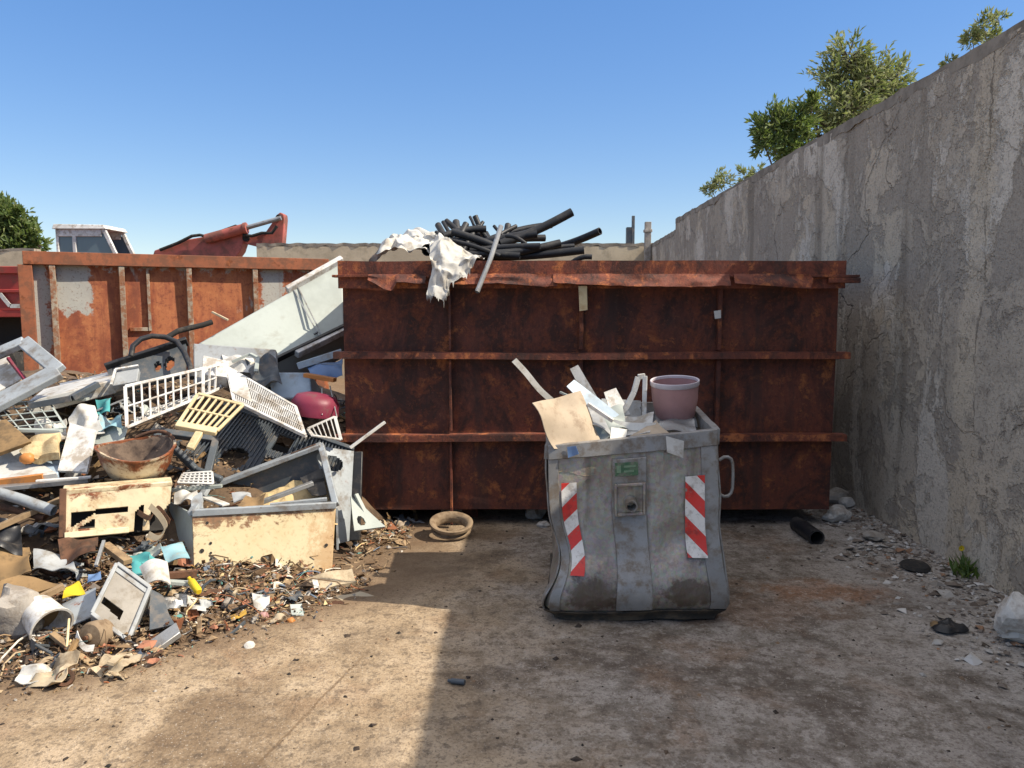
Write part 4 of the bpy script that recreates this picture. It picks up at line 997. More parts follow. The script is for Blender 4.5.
def rag(label, px, py, w_, h_, mat, seed, name='rag'):
    g = G(px, py); s_ = (g-CAM).length/FPX; m = MB()
    def fn(u, v):
        a = u*2*math.pi; r = v**.8*(1+.4*noise.noise(V((math.cos(a)*1.3, math.sin(a)*1.3, seed))))
        x, y = r*math.cos(a)*w_*s_/2, r*math.sin(a)*w_*s_/2.4
        return V((g.x+x, g.y+y, .010+h_*s_*(1-v**2)*(.42+.35*noise.noise(V((x*16, y*16, seed)))+.10*noise.noise(V((x*60, y*60, seed))))))
    m.grid(fn, 28, 9, .004); return obj(name, m, M[mat], label=label, cat='rag' if name == 'rag' else 'debris', smooth=50)
rag('black crumpled rag lying on the ground in the right foreground', 948, 630, 27, 14, 'black', 4)
rag('brown scrap of bark-like sheet beside the black rag', 938, 628, 14, 8, 'brown', 9, 'sheet_scrap')
g = G(458, 682, .012); m = MB(); m.tube([g+V((-.03, .01, 0)), g+V((.03, -.01, .004))], .012, 12); m.tube([g+V((-.045, .015, 0)), g+V((-.031, .0103, 0))], .007, 10); obj('plastic_bottle', m, M['slate'], label='tiny dark bottle lying on the shadow edge in the foreground', cat='bottle')
# wheel rim on the ground left of the bin
g = G(452, 533); rr = 20/FPX*5.5
rim_ = thing('wheel_rim', 'rusty flanged iron ring lying in the sun patch before the container', 'wheel rim', g+V((0, rr, 0)))
c0 = V((g.x, 5.36, .042)); Mring = Matrix.Rotation(R(13), 3, 'X') @ Matrix.Rotation(R(3), 3, 'Y') @ Matrix.Diagonal((1, 1, .62))
m = MB(); m.lathe([(rr*.78, .0), (rr*.9, 0), (rr*1.0, .012), (rr*1.0, .028), (rr*.86, .034), (rr*.84, .06), (rr*.92, .064), (rr*.92, .07), (rr*.74, .07), (rr*.72, .03), (rr*.78, 0)], c0, Mring, 40); obj('lower_flange', m, M['ring'], rim_, smooth=45)
m = MB(); m.lathe([(rr*.76, .0715), (rr*.95, .0715), (rr*1.07, .085), (rr*1.08, .115), (rr*1.02, .12), (rr*.9, .112), (rr*.80, .10), (rr*.76, .0715)], c0, Mring, 40); obj('upper_flange', m, M['ring'], rim_, smooth=45)
rock('rubble_stone', 'small brown stone propping the iron ring from behind', 'stone', 452, 519, 20, 14, 'stone', 31)
# weed with a yellow flower at the foot of the wall
g = G(966, 576); wd = thing('weed', 'small green weed with a yellow flower at the foot of the wall', 'plant', g)
m = MB(); rd = random.Random(5)
for k in range(70):
    a = rd.uniform(0, 6.28); L_ = rd.uniform(.05, .16); p = g+V((rd.gauss(0, .035), rd.gauss(0, .035), 0)); d = V((math.cos(a)*.75, math.sin(a)*.75, rd.uniform(.5, 1.3))).normalized(); sd_ = d.cross(V((0, 0, 1))).normalized()*rd.uniform(.006, .013)
    q = [p, p+d*L_*.5+sd_, p+d*L_, p+d*L_*.5-sd_]; vs = [m.bm.verts.new(x) for x in q]; m.bm.faces.new((vs[0], vs[1], vs[2])); m.bm.faces.new((vs[0], vs[2], vs[3]))
obj('leaves', m, M['leafB'], wd, smooth=0, fix=False)
fl = P(961, 548, g.y); m = MB(); m.tube([g, g.lerp(fl, .6)+V((.01, 0, 0)), fl], .003, 5); obj('stem', m, M['leafB'], wd)
m = MB()
for k in range(11):
    a = k*2*math.pi/11; d = V((math.cos(a), -.35, math.sin(a))); s2 = V((-math.sin(a), 0, math.cos(a)))*.006
    m.poly([fl, fl+d*.013+s2, fl+d*.020, fl+d*.013-s2])
obj('flower', m, M['yellow'], wd, fix=False)
# grit: loose crumbs (nobody could count them)
def chip(m, p, s_, rd, flatk=.5):
    M_ = Matrix.Rotation(rd.uniform(0, 6.28), 3, 'Z') @ Matrix.Rotation(rd.uniform(-.5, .5), 3, 'X')
    k = [rd.uniform(.6, 1.3) for _ in range(6)]
    t = [V((k[0], 0, 0)), V((0, k[1], 0)), V((-k[2], 0, 0)), V((0, -k[3], 0))]
    vs = [m.bm.verts.new(p+M_ @ (x*s_)) for x in t]; up = m.bm.verts.new(p+M_ @ V((rd.uniform(-.3, .3), rd.uniform(-.3, .3), flatk*k[4]))*s_); dn = m.bm.verts.new(p-V((0, 0, .3*s_)))
    for i in range(4):
        m.bm.faces.new((vs[i], vs[(i+1) % 4], up)); m.bm.faces.new((vs[(i+1) % 4], vs[i], dn))
rd = random.Random(12); m = MB()
for k in range(4200):
    y = rd.uniform(2.4, 8.5); e = abs(rd.gauss(0, .33)); x = WX-.01-e
    if x < 2.36 and y > 5.3: continue
    chip(m, V((x, y, .004)), min(.05, .004+rd.expovariate(1/.0085)), rd)
obj('grit', m, M['gravel'], smooth=0, kind='stuff', label='pale grit and mortar crumbs along the foot of the wall', cat='grit')
m = MB()
for k in range(1500):
    x = rd.uniform(-2.2, 2.6); y = 1.6+4.2*rd.random()
    if rd.random() > .35+.65*max(0, noise.noise(V((x*1.6, y*1.6, 7)))*2): continue
    chip(m, V((x, y, gz(x, y)+.001)), min(.022, .003+rd.expovariate(1/.0042)), rd, .6)
obj('soil_crumbs', m, M['crumbs'], smooth=0, kind='stuff', label='dark crumbs scattered over the yard floor', cat='grit')
# ------------------------------------------------------------------ the scrap heap
def lerpt(t, x):
    if x <= t[0][0]: return t[0][1]
    for (a, ya), (b, yb) in zip(t, t[1:]):
        if a <= x <= b: return ya+(yb-ya)*(x-a)/(b-a)
    return t[-1][1]
FE = [(-6, 2.6), (-3, 2.9), (-2.2, 3.12), (-1.75, 3.22), (-1.45, 3.6), (-1.1, 3.95), (-.85, 4.35), (-.75, 4.9)]
PR = [(0, 0), (.25, .02), (.7, .05), (1.2, .13), (1.6, .38), (2.2, .66), (2.9, .92), (3.6, 1.08), (4.6, 1.0), (5.6, .6), (6.6, 0)]
def heap(x, y):
    d = y-lerpt(FE, x)
    if d < 0: return d*.3
    if x > -1.3: d *= 1-.8*sm(-1.3, -1.1, x)*sm(4.4, 4.55, y)*(1-sm(5.1, 5.3, y))
    h = lerpt(PR, d)*(1-sm(-1.25, -.8, x))*(1-sm(-4.6, -6, x) if x < -4.6 else 1)
    h *= (1-.35*sm(-2.6, -1.3, x)*sm(4.5, 6, y))
    q = V((x, y, 0)); e = sm(0, .4, d)
    return h+e*((.02+.03*sm(.8, 1.6, d))*noise.noise(q*2.3)+.022*noise.noise(q*6)+.015*noise.noise(q*15))
m = MB(); x0, x1, y0, y1 = -6.2, -.62, 2.5, 9.6; nx, ny = 130, 160
vs = [[None]*(ny+1) for _ in range(nx+1)]
for i in range(nx+1):
    for j in range(ny+1):
        x = x0+(x1-x0)*i/nx; y = y0+(y1-y0)*(j/ny)**1.25
        vs[i][j] = m.bm.verts.new((x, y, max(-.04, heap(x, y)-.012)))
for i in range(nx):
    for j in range(ny):
        q = (vs[i][j], vs[i+1][j], vs[i+1][j+1], vs[i][j+1])
        if max(v.co.z for v in q) > -.035: m.bm.faces.new(q)
lo_ = [v for v in m.bm.verts if not v.link_faces]; bmesh.ops.delete(m.bm, geom=lo_, context='VERTS')
obj('soil_heap', m, M['earth'], kind='stuff', label='dark soil and fines under the scrap heap', cat='soil', fix=False)

def on_heap(px, py):
    d = ray(px, py); t = 2.4
    while t < 12:
        p = CAM+d*t
        if p.z <= max(0, heap(p.x, p.y)): return p
        t += .015
    return G(px, py)
rd = random.Random(99); m = MB()
def scatter_pt():
    while True:
        if rd.random() < .72:
            x = rd.uniform(-2.7, -.72) if rd.random() < .9 else rd.uniform(-4.6, -2.7); d = rd.uniform(-.05, 1.35)
        else:
            x = rd.uniform(-4.6, -1.15); d = rd.uniform(.8, 3.6)
        y = lerpt(FE, x)+d
        if x > -1.2 and y > 5.5: continue
        if d < .1 and rd.random() < .6: continue
        if x > -1.2 and 4.5 < y < 5.15 and rd.random() < .85: continue
        return x, y, d
for k in range(13000):
    x, y, d = scatter_pt()
    if rd.random() < .12: y -= abs(rd.gauss(0, .16)); d = y-lerpt(FE, x)
    z = max(0, heap(x, y)); p = V((x, y, z+rd.uniform(-.006, .018)))
    sz = min(.055, .0045+rd.expovariate(1/.0085)); t = rd.random()
    if d < .2: sz *= .55
    if d < 0: p.z = gz(x, y)+.002; sz *= .8
    if x < -1.35 and d < .55 and rd.random() < .35: continue
    if t < .30: chip(m, p, sz, rd, rd.choice((.25, .5, .8)))
    elif t < .50:
        Mx = Matrix.Rotation(rd.uniform(0, 6.28), 3, 'Z') @ Matrix.Rotation(rd.gauss(0, .6), 3, 'X') @ Matrix.Rotation(rd.gauss(0, .4), 3, 'Y')
        m.box(p+V((0, 0, .004)), (sz*rd.uniform(1, 2.6), sz*rd.uniform(.4, 1.1), sz*rd.uniform(.05, .25)), Mx)
    elif t < .82:        # wires, splinters, cable ends
        a = rd.uniform(0, 6.28); L_ = sz*rd.uniform(2, 7); dv = V((math.cos(a), math.sin(a), rd.gauss(.05, .3)))
        cv = V((rd.gauss(0, .35), rd.gauss(0, .35), rd.uniform(0, .4)))*L_
        m.tube([p-dv*L_/2, p-dv*L_*.2+cv*.45, p+dv*L_*.2+cv*.4, p+dv*L_/2], rd.uniform(.0015, .0055), 4)
    else:                # crumpled foil and film
        Q_ = Matrix.Rotation(rd.uniform(0, 6.28), 3, 'Z') @ Matrix.Rotation(rd.gauss(0, .7), 3, 'X')
        n0 = m.bm.verts.new(p); r1 = []; r2 = []
        for i in range(6):
            a = i*2*math.pi/6; r = sz*rd.uniform(.4, .8); r1.append(m.bm.verts.new(p+Q_ @ V((r*math.cos(a), r*math.sin(a), rd.uniform(-.4, .6)*sz))))
            r = sz*rd.uniform(.9, 1.7); r2.append(m.bm.verts.new(p+Q_ @ V((r*math.cos(a), r*math.sin(a), rd.uniform(-.6, .7)*sz))))
        for i in range(6):
            j = (i+1) % 6; m.bm.faces.new((n0, r1[i], r1[j])); m.bm.faces.new((r1[i], r2[i], r2[j], r1[j]))
obj('scrap_fragments', m, M['shards'], smooth=0, kind='stuff', label='small mixed fragments of plastic, metal and wood strewn over the heap', cat='debris', fix=False)

def block(name, label, cat, q, depth, mat, bev=.008, parent=None, group=None):
    m = MB(); m.block(q, depth); return obj(name, m, M[mat], parent, label=label, cat=cat, bev=bev, group=group)
def frame(m, q, w_, d):
    for a, b in (((0, 0), (1, 0)), ((1, 0), (1, 1)), ((1, 1), (0, 1)), ((0, 1), (0, 0))): m.beam(q.p(*a), q.p(*b), w_, d, q.n)

# --- right side, large pieces at the back
q = QP((196, 344, 6.35), (343, 261, 7.1), (345, 326, 6.85), (268, 364, 6.2))
fr = thing('freezer', 'large pale grey-green freezer carcass lying slanted against the rusty container', 'freezer', q.p(.5, .5, -.3))
m = MB(); m.block(q, .38); obj('carcass', m, M['pale'], fr, bev=.02)
m = MB()
for u, k in ((.64, .0), (.67, .0)): m.beam(q.p(u, .0, .003), q.p(u+.02, 1.0, .003), .010, .012, q.n)
obj('seam_trim', m, M['grey'], fr)
m = MB(); m.beam(q.p(.02, 1.015, .01), q.p(1, 1.015, .01), .03, .05, q.n); obj('gasket', m, M['black'], fr, bev=.004)
m = MB(); m.beam(q.p(.3, 1.07, .0), q.p(1.0, 1.06, .0), .055, .06, q.n); obj('white_edge_strip', m, M['whitepl'], fr, bev=.006)
m = MB(); m.beam(q.p(.60, -.02, .01), q.p(.995, -.02, .01), .05, .07, q.n); obj('lid_lip', m, M['whitepl'], fr, bev=.008)
m = MB(); m.beam(q.p(.615, .9, .008), q.p(.66, .9, .008), .012, .014, q.n); obj('latch', m, M['slate'], fr)
block('flat_box', 'grey-beige flat box standing in front of the slanted freezer', 'box', QP((193, 343, 6.0), (276, 349, 6.0), (277, 380, 5.85), (193, 384, 5.8)), .06, 'grey', .012)
block('plastic_box', 'pale blue appliance box half hidden beside the rusty container', 'box', QP((268, 372, 5.95), (310, 372, 5.9), (312, 398, 5.75), (272, 398, 5.8)), .3, 'paleblue', .012)
stick('metal_bar', 'blue-grey bar rising from the pale blue box towards the rusty container', 'bar', [(298, 366, 5.85), (342, 352, 5.9)], .06, .05, 'paleblue')
sheet('plastic_sheet', 'torn blue sheet stuffed between the freezer and the rusty container', 'sheet', QP((305, 362, 5.9), (342, 357, 5.95), (343, 378, 5.8), (312, 378, 5.75)), 'blue', .004, .06, 9, 14, 14)
stick('broken_board', 'short orange-brown broken board below the torn blue sheet', 'board', [(305, 375, 5.7), (335, 380, 5.65)], .06, .03, 'orangepl')
sheet('plastic_sheet', 'crumpled grey sheet in front of the pale blue box', 'sheet', QP((245, 360, 5.85), (275, 358, 5.9), (282, 385, 5.7), (255, 385, 5.65)), 'slate', .004, .10, 9, 14, 14)
pc = P(315, 407, 5.55); m = MB(); r = 24/FPX*5.55
m.lathe([(.001, r*.62), (r*.4, r*.60), (r*.8, r*.48), (r*.98, r*.2), (r, -r*.3), (r*.95, -r*.32), (r*.93, r*.1)], pc, Matrix.Rotation(R(8), 3, 'Y'), 30); obj('plastic_tub', m, M['maroon'], label='maroon upturned tub lying beside the rusty container', cat='tub', smooth=60)
m = MB(); q = QP((308, 429, 5.3), (335, 417, 5.4), (341, 440, 5.2), (313, 436, 5.15)); m.grille(q, 6, 1, .008, .012, .022); obj('wire_rack', m, M['white'], label='small white rack with rusty gaps right of the white wire shelf', cat='rack', bev=.002)
stick('plastic_strip', 'white rod sticking out to the right of the heap before the rusty container', 'strip', [(350, 448, 5.0), (385, 422, 5.1)], .022, .018, 'white')
for k, (a, b) in enumerate((((322, 388, 5.6), (322, 415, 5.4)), ((330, 386, 5.65), (337, 418, 5.4)))):
    stick('metal_rod', ('thin wire rod upright before the maroon tub', 'thin green-grey rod right of the maroon tub')[k], 'rod', [a, b], .008, .008, 'steel')

# --- dark bumper-like panel and hose
q = QP((107, 369, 5.75), (186, 343, 6.0), (184, 372, 5.85), (112, 392, 5.6))
bp = thing('plastic_moulding', 'dark grey moulded plastic panel with oval holes lying before the orange container', 'panel', q.p(.5, 1))
m = MB(); m.slab(q, .05, 40, 20, .02, 4, lambda u, v: ((u-.62)/.05)**2+((v-.5)/.22)**2 < 1 or ((u-.78)/.07)**2+((v-.5)/.25)**2 < 1); obj('panel_shell', m, M['slate'], bp)
m = MB(); m.beam(q.p(-.01, -.02, .01), q.p(1.02, -.02, .01), .03, .08, q.n); obj('edge_lip', m, M['black'], bp, bev=.006)
m = MB(); pts = [P(*p) for p in ((131, 356, 5.72), (133, 346, 5.75), (141, 339, 5.8), (152, 336, 5.85), (165, 337, 5.88), (177, 342, 5.9), (184, 352, 5.8), (190, 366, 5.7), (192, 378, 5.6))]
m.tube(pts, .020, 10); obj('rubber_hose', m, M['black'], label='black hose looping over the dark moulded panel', cat='hose', smooth=80)
m = MB(); m.tube([P(*p) for p in ((168, 337, 6.1), (178, 331, 6.15), (190, 328, 6.2), (203, 325, 6.25), (212, 322, 6.3))], .022, 8); obj('rubber_hose', m, M['tyre'], label='dark cable trailing up behind the loop towards the freezer', cat='hose', smooth=80)
stick('broken_board', 'short pale splinter lying on top of the dark cable', 'board', [(212, 312, 6.4), (228, 320, 6.4)], .03, .015, 'ply')
q = QP((116, 372, 5.5), (139, 368, 5.55), (137, 381, 5.45), (112, 386, 5.4)); bx_ = block('plastic_tray', 'small grey tray with a white bent edge below the dark moulded panel', 'tray', q, .05, 'grey', .006)
m = MB(); m.beam(q.p(0, 1.04, .02), q.p(0, -.05, .02), .014, .012, q.n); m.beam(q.p(0, -.05, .02), q.p(1, -.05, .02), .014, .012, q.n); obj('tray_edge', m, M['whitepl'], bx_)
stick('plastic_strip', 'long grey flat cover lying in the shade left of the white crate', 'strip', [(98, 410, 5.3), (128, 398, 5.35)], .06, .012, 'grey')

# --- white dishwasher basket, white shelf, cream rack
q = QP((125, 387, 5.15), (203, 369, 5.45), (203, 396, 5.35), (127, 428, 5.0))
m = MB(); m.grille(q, 10, 2, .012, .02, .022); q2 = QP((203, 369, 5.45), (228, 362, 5.85), (226, 385, 5.75), (203, 396, 5.35)); m.grille(q2, 4, 2, .010, .016, .018)
q3 = QP((127, 428, 5.0), (203, 396, 5.35), (226, 385, 5.75), (150, 410, 5.5)); m.grille(q3, 10, 4, .007, .008, .012)
obj('dish_basket', m, M['whitepl'], label='white slotted plastic basket tilted on the heap', cat='basket', bev=.002)
q = QP((203, 355, 5.75), (229, 361, 5.75), (227, 377, 5.6), (201, 374, 5.6)); block('plastic_box', 'small white box end behind the white slotted basket', 'box', q, .12, 'whitepl', .006)
q = QP((226, 366, 5.75), (296, 407, 5.35), (306, 437, 5.1), (234, 402, 5.35))
ws = thing('fridge_shelf', 'large white wire fridge shelf sloping down in the middle of the heap', 'shelf', q.p(.5, 1))
m = MB(); m.grille(q, 34, 3, .006, .006, .016); obj('wire_grid', m, M['whitepl'], ws)
m = MB(); m.slab(q, .006, 8, 8, .004, 5, None, 1, 0, .30, .0, .75, .008); obj('plastic_cover', m, M['white'], ws)
m = MB(); m.beam(q.p(0, 1, .01), q.p(1, 1, .01), .02, .03, q.n); obj('front_bar', m, M['whitepl'], ws, bev=.004)
q = QP((198, 394, 5.1), (243, 405, 5.05), (217, 431, 4.85), (178, 424, 4.85))
cr = thing('plastic_rack', 'yellowed cream slotted rack lying askew above the dark ribbed panel', 'rack', q.p(.5, 1))
m = MB(); m.grille(q, 7, 2, .014, .014, .022); obj('slats', m, M['creampl'], cr, bev=.003)
m = MB(); m.beam(q.p(-.03, 1.03), q.p(1.02, 1.03), .05, .035, q.n); obj('front_rail', m, M['creampl'], cr, bev=.006)
m = MB(); m.beam(P(200, 432, 4.83), P(190, 449, 4.75), .05, .03, q.n); obj('leg', m, M['creampl'], cr, bev=.006)

# --- ribbed dark appliance back
q = QP((224, 405, 5.55), (354, 450, 5.40), (336, 503, 5.17), (168, 470, 5.16))
ap = thing('washing_machine', 'dark blue-grey ribbed appliance shell with cut-outs lying across the heap', 'washing machine', q.p(.5, .6, -.2))
def holes(u, v):
    return ((u-.30)/.085)**2+((v-.66)/.16)**2 < 1 or ((u-.52)/.055)**2+((v-.62)/.10)**2 < 1 or (abs(u-.53) < .055 and abs(v-.27) < .13) or ((u-.78)/.06)**2+((v-.34)/.12)**2 < 1
m = MB(); m.slab(q, .02, 70, 44, .012, 3, holes); obj('ribbed_panel', m, M['slate'], ap)
m = MB()
for k in range(40):
    u = .03+.94*k/39
    cuts = [0.03, .97]; seg = []; v = .03; on = not holes(u, v); st = v
    while v < .97:
        v += .02; h = holes(u-.012, v) or holes(u+.012, v)
        if on and h: seg.append((st, v-.02)); on = False
        elif not on and not h: st = v; on = True
    if on: seg.append((st, .97))
    for a, b in seg:
        if b-a > .05: m.beam(q.p(u, a, .007), q.p(u, b, .007), .009, .016, q.n)
rb = obj('ribs', m, M['slate'], ap); rb['kind'] = 'stuff'
q4 = QP((316, 446, 5.17), (354, 451, 5.30), (349, 541, 5.05), (333, 545, 4.93))
m = MB(); m.slab(q4, .012, 36, 60, .01, 3, lambda u, v: ((u-.40)/.30)**2+((v-.17)/.085)**2 < 1); obj('side_panel', m, M['bluegrey'], ap)
m = MB(); m.beam(P(353, 452, 5.34), P(350, 541, 5.08), .03, .14, (1, 0, 0)); obj('rear_edge', m, M['black'], ap, bev=.006)
m = MB(); m.beam(q.p(0, .0, .01), q.p(1, 0, .01), .03, .03, q.n); m.beam(q.p(.0, 1, .01), q.p(.55, 1, .01), .05, .04, q.n); obj('edge_trim', m, M['slate'], ap, bev=.006)
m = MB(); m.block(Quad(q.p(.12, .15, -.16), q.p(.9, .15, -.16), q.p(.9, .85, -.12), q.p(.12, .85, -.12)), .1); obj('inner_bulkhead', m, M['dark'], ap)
stick('plastic_pipe', 'dark curved duct lying across the left end of the ribbed shell', 'duct', [(172, 446, 5.1), (196, 470, 5.0), (222, 480, 4.98)], .045, .045, 'slate', bev=.012)

# --- round basin
pc = P(136, 452, 4.75); r = 35.5/FPX*4.75
Mb = Matrix.Rotation(R(4), 3, 'Y') @ Matrix.Rotation(R(9), 3, 'X')
bs = thing('basin', 'round rust-bitten enamel basin open upwards in the middle of the heap', 'basin', pc-V((0, 0, r*.75)))
m = MB(); hb_ = r*.92
m.lathe([(.001, -hb_), (r*.45, -hb_*.98), (r*.72, -hb_*.82), (r*.9, -hb_*.45), (r*.98, 0), (r*1.03, .004), (r*1.03, .014), (r*.96, .012), (r*.87, -hb_*.4), (r*.68, -hb_*.72), (r*.4, -hb_*.86), (.001, -hb_*.88)], pc+V((0, .0, .02)), Mb, 40,
        fn=lambda p, a: V((p.x*(1+.04*math.sin(a*2+1)), p.y*(1+.03*math.sin(a*3)), p.z+.02*math.sin(a*2)*max(0, 1+p.z/.3))))
obj('bowl', m, M['bone'], bs, smooth=55)
m = MB(); m.lathe([(.001, -hb_*.55), (r*.5, -hb_*.52), (r*.80, -hb_*.3), (r*.90, -hb_*.04), (r*.945, .002), (r*.955, .004), (r*.86, -hb_*.42)], pc+V((0, .0, .02)), Mb, 40,
        fn=lambda p, a: V((p.x*(1+.04*math.sin(a*2+1)), p.y*(1+.03*math.sin(a*3)), p.z+.02*math.sin(a*2)*max(0, 1+p.z/.3)+.02*noise.noise(p*14))))
obj('inner_crust', m, M['crust'], bs, smooth=55)
m = MB(); pts = []
for k in range(9):
    a = R(20+k*12); pts.append(pc+Mb @ V((r*1.03*math.cos(a), r*1.03*math.sin(a), .02+.05*math.sin(k/8*math.pi))))
m.tube(pts, .012, 8); obj('rim_handle', m, M['rustbit'], bs, smooth=60)

# --- cream drawer / appliance front
q = QP((62, 489, 4.32), (172, 480, 4.58), (168, 528, 4.50), (61, 538, 4.22))
dr = thing('broken_appliance', 'broken cream appliance front with slot openings lying below the basin', 'appliance part', q.p(.5, 1))
def dh(u, v):
    if .09 < u < .30 and .50 < v < .86 and not abs((v-.86)-(u-.09)*-1.2) < .05: return True
    if .30 <= u < .60 and .46 < v < .60: return True
    return u > .66 and v > .58 + .12*math.sin(u*23) and not (abs(u-.78) < .03)
m = MB(); m.slab(q, .02, 60, 34, .008, 4, dh); obj('front_panel', m, M['cream'], dr)
m = MB(); m.beam(q.p(0, -.01, -.06), q.p(1, -.01, -.06), .14, .03, (0, 0, 1)); obj('top_ledge', m, M['cream'], dr, bev=.006)
m = MB(); m.beam(q.p(0.01, 0, -.02), q.p(0.01, 1, -.02), .035, .07, q.n); obj('left_edge', m, M['rustbit'], dr, bev=.004)
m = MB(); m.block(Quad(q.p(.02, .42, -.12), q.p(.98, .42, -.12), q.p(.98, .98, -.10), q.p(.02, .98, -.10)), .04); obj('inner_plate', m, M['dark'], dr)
m = MB(); m.beam(q.p(.03, .97, .01), q.p(.62, .97, .01), .035, .03, q.n); obj('lower_rail', m, M['cream'], dr, bev=.004)
strip('torn_strip', 'torn pale strip dangling from the right end of the cream appliance front', 'strip', [(150, 506, 4.42), (160, 516, 4.4), (166, 528, 4.36), (158, 538, 4.34), (148, 534, 4.36)], .035, .004, 'ply', (.4, .3, .8))
strip('torn_strip', 'rusty twisted strip behind the dangling pale one', 'strip', [(138, 512, 4.46), (150, 518, 4.44), (158, 508, 4.46), (170, 522, 4.42)], .03, .004, 'rustbit', (.2, .3, .9))

# --- cream cabinet with open blue-grey rim
q = QP((192, 514, 4.45), (336, 506, 4.72), (332, 571, 4.62), (194, 574, 4.36))
cb = thing('metal_cabinet', 'rust-edged cream cabinet lying on its back with an open blue-grey rim', 'cabinet', q.p(.5, 1))
m = MB(); m.slab(q, .018, 20, 14, .010, 3); obj('front_panel', m, M['cream_rusted'], cb, bev=.003)
ql = QP((170, 502, 4.75), (191.5, 514, 4.46), (193.5, 573, 4.37), (168, 545, 4.66)); m = MB(); m.slab(ql, .014, 8, 12, .008, 4); obj('side_panel', m, M['pale'], cb)
m = MB()
for (u, v, s_) in ((.06, .62, .012), (.12, .50, .008), (.12, .66, .007), (.12, .76, .007), (.945, .60, .010), (.10, .16, .008)):
    p = q.p(u, v, .0035); M3 = q.n.to_track_quat('Z', 'Y').to_matrix(); m.lathe([(.0005, .004), (s_, .0035), (s_, 0)], p, M3, 14)
bh = obj('bolt_holes', m, M['dark'], cb); bh.name = 'bolt_hole_row'; bh['kind'] = 'stuff'
m = MB(); ru = random.Random(4)
TLr, TRr, BRr, BLr = P(207, 488, 5.0), P(321, 445, 5.12), P(336, 505, 4.72), P(192, 513, 4.45)
qr = Quad(TLr, TRr, BRr, BLr)
for nm, a, b, w_, h_ in (('rear_rim', TLr, TRr, .085, .03), ('right_rim', TRr, BRr, .04, .04), ('front_rim', BLr, BRr, .035, .04), ('left_rim', BLr, TLr, .05, .03)):
    m = MB(); m.beam(a, b, w_, h_, qr.n); obj(nm, m, M['bluegrey'], cb, bev=.004)
m = MB(); m.beam(TRr.lerp(TLr, .04)+qr.n*.0178, TRr.lerp(TLr, .26)+qr.n*.0178, .022, .004, qr.n); obj('rust_patch', m, M['rustbit'], cb)
m = MB(); m.block(Quad(TLr+V((0, .02, -.03)), TRr+V((0, .02, -.03)), TRr+V((0, .02, -.5)), TLr+V((0, .02, -.45))), .02); obj('back_panel', m, M['slate'], cb)
q5 = Quad(TRr+V((.0, 0, -.03)), BRr+V((-.01, .03, -.03)), BRr+V((-.01, .03, -.30)), TRr+V((0, 0, -.5))); m = MB(); m.block(q5, .014); obj('end_panel', m, M['bluegrey'], cb)
m = MB(); m.grid(lambda u, v: qr.p(.05+.9*u, .05+.9*v, -.16+.03*noise.noise(V((u*8, v*6, 1)))), 20, 12); fl_ = obj('inner_rubbish', m, M['shards'], cb, smooth=0); fl_['kind'] = 'stuff'
stick('metal_bar', 'grey bar lying inside the open cream cabinet', 'bar', [(262, 502, 4.72), (313, 483, 4.86)], .045, .025, 'steel')
stick('metal_bar', 'pale thin strip along the inside front of the open cream cabinet', 'bar', [(270, 505, 4.66), (327, 499, 4.76)], .03, .02, 'bluegrey')
stick('metal_bar', 'short white slat at the left end of the open cream cabinet', 'bar', [(205, 497, 4.75), (226, 505, 4.60)], .05, .012, 'white')
sheet('rag', 'ochre crumpled rag on the front rim of the open cream cabinet', 'rag', QP((246, 496, 4.68), (266, 494, 4.72), (262, 508, 4.56), (236, 511, 4.53)), 'brown', .004, .05, 12, 14, 14)
sheet('plastic_sheet', 'grey crumpled cloth inside the open cream cabinet by its left end', 'sheet', QP((232, 494, 4.8), (250, 492, 4.82), (252, 502, 4.7), (234, 503, 4.7)), 'grey', .004, .05, 12, 14, 14)
sheet('plastic_sheet', 'dark folded sheet inside the right end of the open cream cabinet', 'sheet', QP((300, 478, 5.0), (323, 470, 5.05), (327, 494, 4.85), (312, 497, 4.8)), 'black', .004, .04, 9, 10, 10)
m = MB(); q = QP((183, 474, 4.78), (212, 472, 4.8), (213, 484, 4.70), (178, 483, 4.70)); m.grille(q, 7, 4, .010, .010, .014); obj('wire_rack', m, M['whitepl'], label='tiny white lattice grid left of the open cream cabinet', cat='rack', bev=.002)
block('metal_bracket', 'small pale blue-grey bracket just left of the rim of the cream cabinet', 'bracket', QP((190, 494, 4.62), (202, 492, 4.64), (203, 508, 4.55), (191, 510, 4.53)), .03, 'bluegrey', .004)

# --- left side of the heap
q = QP((-52, 374, 5.5), (24, 342, 5.6), (59, 371, 5.35), (-18, 412, 5.1))
wf_ = thing('window_frame', 'grey tilted frame with open middle at the left edge of the heap', 'frame', q.p(.5, 1))
for nm, a, b, w_ in (('frame_bar', (0, 0), (1, 0), .09), ('frame_bar', (1, 0), (1, 1), .10), ('frame_bar', (0, 1), (1, 1), .16), ('frame_bar', (0, 0), (0, 1), .09)):
    m = MB(); m.beam(q.p(*a, .001*len(wf_.children)), q.p(*b, .001*len(wf_.children)), w_, .05, q.n); obj(nm, m, M['bluegrey'], wf_, bev=.008)
sheet('metal_sheet', 'white sheet with a red edge seen through the grey tilted frame', 'sheet', QP((-8, 364, 5.7), (10, 357, 5.75), (23, 378, 5.55), (0, 392, 5.45)), 'white', .01, .01)
stick('metal_bar', 'rusty red bar leaning inside the grey tilted frame', 'bar', [(8, 358, 5.55), (26, 381, 5.42)], .022, .02, 'maroon')
q = QP((43, 389, 5.7), (116, 372, 5.85), (112, 380, 5.45), (27, 402, 5.25)); block('metal_slab', 'long white slab with dark underside lying flat on the left of the heap', 'slab', q, .10, 'white', .008)
